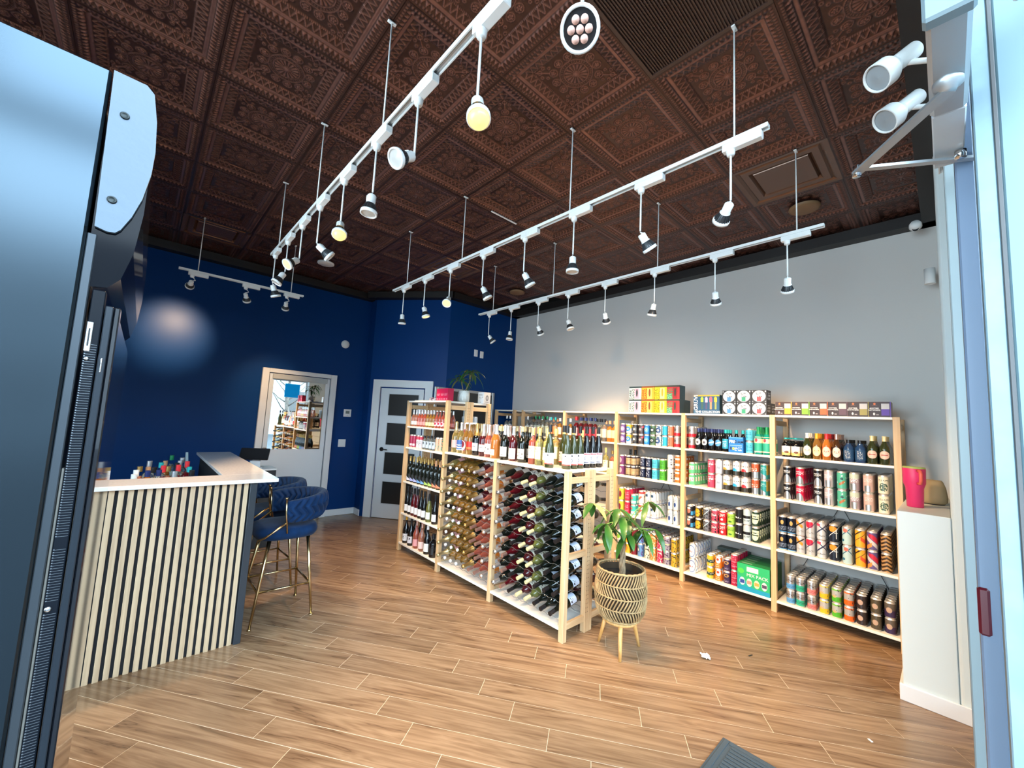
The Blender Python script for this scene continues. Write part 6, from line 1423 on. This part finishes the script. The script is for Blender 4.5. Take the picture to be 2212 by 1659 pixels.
# ------------------------------------------------------------------ tumbler and small speaker on the ledge, mat, litter
t = thing('tumbler', 'pink insulated tumbler with coral handle and green lid on white ledge', 'tumbler', (4.02, .165, 1.15))
build(MB().lathe([[(0, .001), (.040, .001), (.043, .004), (.047, .13), (.058, .165), (.060, .262), (.058, .266)]], 32), 'body', mat('tumbler_pink', (.72, .035, .16), .4), t)
build(MB().lathe([[(.058, .264), (.060, .270), (.057, .277), (0, .278)]], 32), 'lid', mat('lid_green', 'A8B868', .4), t)
hm = MB().tube([(-.056, -.022, .252), (-.085, -.034, .250), (-.090, -.036, .235), (-.090, -.036, .19), (-.083, -.033, .168), (-.054, -.022, .166)], .010, 10)
build(hm, 'handle', mat('handle_coral', (.85, .13, .09), .4), t)
t = thing('small_speaker', 'beige rounded small speaker behind the pink tumbler on ledge', 'speaker', (4.38, .085, 1.15))
build(MB().lathe([[(0, .006), (.062, .006), (.076, .02), (.078, .05), (.070, .12), (.056, .165), (.048, .175), (0, .178)]], 32), 'body', mat('speaker_fabric', 'A89878', .85, bump=.3, bscale=400), t)
build(MB().lathe([[(0, 0), (.058, 0), (.06, .006), (0, .007)]], 28), 'base', BLACK, t)
MATM = mat('mat_blue_grey', (.055, .078, .095), .9, bump=.6, bscale=300)
t = thing('door_mat', 'ribbed blue grey entrance mat on floor at bottom of view', 'mat', (1.93, .48, 0))
x0, x1, y0_, y1_ = -.52, .486, -.30, .371
build(MB().bbox(x0, x1, y0_, y1_, 0.0005, .007, .002), 'backing', MATM, t)
mb = MB(); mb.bbox(x0 + .01, x1 - .01, y1_ - .035, y1_ - .012, .006, .011, .002); mb.bbox(x1 - .035, x1 - .012, y0_ + .01, y1_ - .04, .006, .011, .002); mb.bbox(x0 + .01, x1 - .01, y0_ + .012, y0_ + .035, .006, .011, .002); mb.bbox(x0 + .012, x0 + .035, y0_ + .04, y1_ - .04, .006, .011, .002)
build(mb, 'border', MATM, t)
mb = MB(); cs = .21
for i in range(5):
    for j in range(3):
        cx, cy = x0 + .045 + cs * (i + .5) * .885, y0_ + .045 + cs * (j + .5) * .92
        for k in range(7):
            o_ = (k - 3) * .026
            if (i + j) % 2: mb.bbox(cx - .088, cx + .088, cy + o_ - .009, cy + o_ + .009, .006, .012, .003)
            else: mb.bbox(cx + o_ - .009, cx + o_ + .009, cy - .088, cy + .088, .006, .012, .003)
o = build(mb, 'ribs', MATM, t)
mb = MB(); random.seed(2); n = 6
vs_ = [((i / n - .5) * .075 + random.uniform(-.004, .004), (j / n - .5) * .06 + random.uniform(-.004, .004), .003 + random.uniform(0, .010)) for j in range(n + 1) for i in range(n + 1)]
mb.add(vs_, [(j * (n + 1) + i, j * (n + 1) + i + 1, (j + 1) * (n + 1) + i + 1, (j + 1) * (n + 1) + i) for j in range(n) for i in range(n)])
tag(build(mb, 'paper_scrap', mat('scrap_white', 'D8DCDC', .6), loc=(3.13, 1.222, 0), rot=(0, 0, .6)), 'crumpled white paper scrap lying on the wooden floor', 'paper')
tag(build(MB().bbox(-.02, .02, -.004, .004, 0, .004, .001), 'floor_chip', BLACK, loc=(3.42, 1.02, 0), rot=(0, 0, -.3)), 'tiny dark chip lying on the floor near the right bay', 'debris')
tag(build(MB().bbox(-.012, .012, -.006, .006, 0, .003, .001), 'paper_fleck', bpy.data.materials['scrap_white'], loc=(3.036, .333, 0), rot=(0, 0, .9)), 'tiny white fleck on the floor near the ledge wall', 'debris')
tag(build(MB().bbox(-.36, 0, -.5, 0, 0, .10, .004), 'floor_box', BLACK, loc=(-.092, 2.617, 0)), 'low black box on the floor at lower left near cooler', 'box')

# ------------------------------------------------------------------ beverage cooler at the left edge
t = thing('beverage_cooler', 'tall black glass door drinks cooler beside the entrance at left', 'cooler', (-.5, 1.15, 0))
def fb(nm, m, x0, x1, y0, y1, z0, z1, bev=.003, par=None): return build(MB().bbox(x0 + .5, x1 + .5, y0 - 1.15, y1 - 1.15, z0, z1, bev), nm, m, par or t)
SIDE = mat('cooler_side', (.040, .056, .069), .20, .9)
CAPM = mat('cooler_cap', (.115, .155, .195), .4, .1, bump=.1, bscale=60)
fb('side_panel', SIDE, -.85, -.0765, .774, .790, .08, 2.05)
fb('cabinet', BLACK, -.85, -.085, .792, 1.50, .08, 2.045)
fb('plinth', BLACK, -.83, -.10, .80, 1.48, 0, .08)
# canopy: curved sign box; profile in XZ
prof_c = [(-.0745, 2.050), (-.040, 2.049), (-.031, 2.040), (-.0245, 2.00), (-.0215, 1.955), (-.0225, 1.92), (-.028, 1.88), (-.036, 1.85), (-.045, 1.828), (-.050, 1.822), (-.058, 1.821), (-.070, 1.8245)]
def ext(pr, y0, y1):
    k = len(pr); return MB().add([(x + .5, y - 1.15, z) for y in (y0, y1) for x, z in pr], [tuple(range(k)), tuple(range(2 * k - 1, k - 1, -1))] + [(i, (i + 1) % k, k + (i + 1) % k, k + i) for i in range(k)])
build(ext(prof_c, .772, .778), 'canopy_end_cap', CAPM, t)
prof_d = [(-.0745, 2.048), (-.041, 2.047), (-.033, 2.038), (-.0265, 1.98), (-.0245, 1.93), (-.0245, 1.86), (-.029, 1.80), (-.038, 1.76), (-.050, 1.745), (-.072, 1.742)]
build(ext(prof_d, .7785, 1.46), 'canopy', mat('canopy_black', (.004, .005, .008), .09, spec=.10), t)
for z in (1.991, 1.8664):
    s_ = build(MB().lathe([[(0, .0012), (.003, .0010), (.0046, .0022), (.0052, .001), (.0052, 0)]], 20), 'screw', mat('screw_dark', (.02, .025, .025), .35, .6) if z > 1.9 else bpy.data.materials['screw_dark'], t, (-.0576 + .5, .772 - 1.15, z), (PI / 2, 0, 0))
fb('frame_trim', mat('gun_metal', (.05, .06, .07), .4, .6), -.0758, -.0665, .776, .80, .09, 1.815, .001)
fb('reflection_strip', mat('cream_reflection', (.16, .15, .13), .4), -.0660, -.0635, .782, .80, .09, 1.50, .0005)
fb('door_edge', mat('edge_black', (.006, .008, .012), .3, spec=.15), -.0632, -.0500, .779, .800, .09, 1.74, .001)
fb('door_frame', mat('door_frame_blue', (.018, .024, .032), .25, .3), -.0485, -.0405, .777, .802, .09, 1.72, .001)
fb('door_frame', GLOSSBLACK, -.0400, -.0335, .779, .806, .09, 1.72, .0015)
fb('door_glass', mat('cooler_glass', (.01, .013, .016), .05, coat=.5), -.050, -.038, .808, 1.46, .12, 1.72, .001)
mb = MB(); z = 1.10
while z < 1.665:
    if not (1.40 < z < 1.412 or 1.318 < z < 1.332): mb.box(-.0622 + .5, -.0512 + .5, .7786 - 1.15, .7790 - 1.15, z, z + .0003); mb.box(-.0622 + .5, -.0610 + .5, .7782 - 1.15, .7790 - 1.15, z, z + .0012)
    z += .0033
o = build(mb, 'shelf_ticks', mat('tick_silver', (.30, .32, .34), .3, .8), t); o['kind'] = 'stuff'
lk = fb('lock_bracket', CHROME, -.0632, -.0570, .776, .7785, 1.655, 1.695, .0006)
fb('slot', BLACK, -.0609, -.0592, .7755, .7765, 1.662, 1.686, .0002, lk)
for z, r in ((1.645, .0024), (1.325, .0034)):
    build(MB().lathe([[(0, .0018), (r * .5, .0016), (r, .001), (r, 0)]], 18), 'lock', CHROME, t, (-.0590 + .5, .7775 - 1.15, z), (PI / 2, 0, 0))
fb('catch', CHROME, -.0455, -.0438, .7755, .777, 1.628, 1.648, .0005)
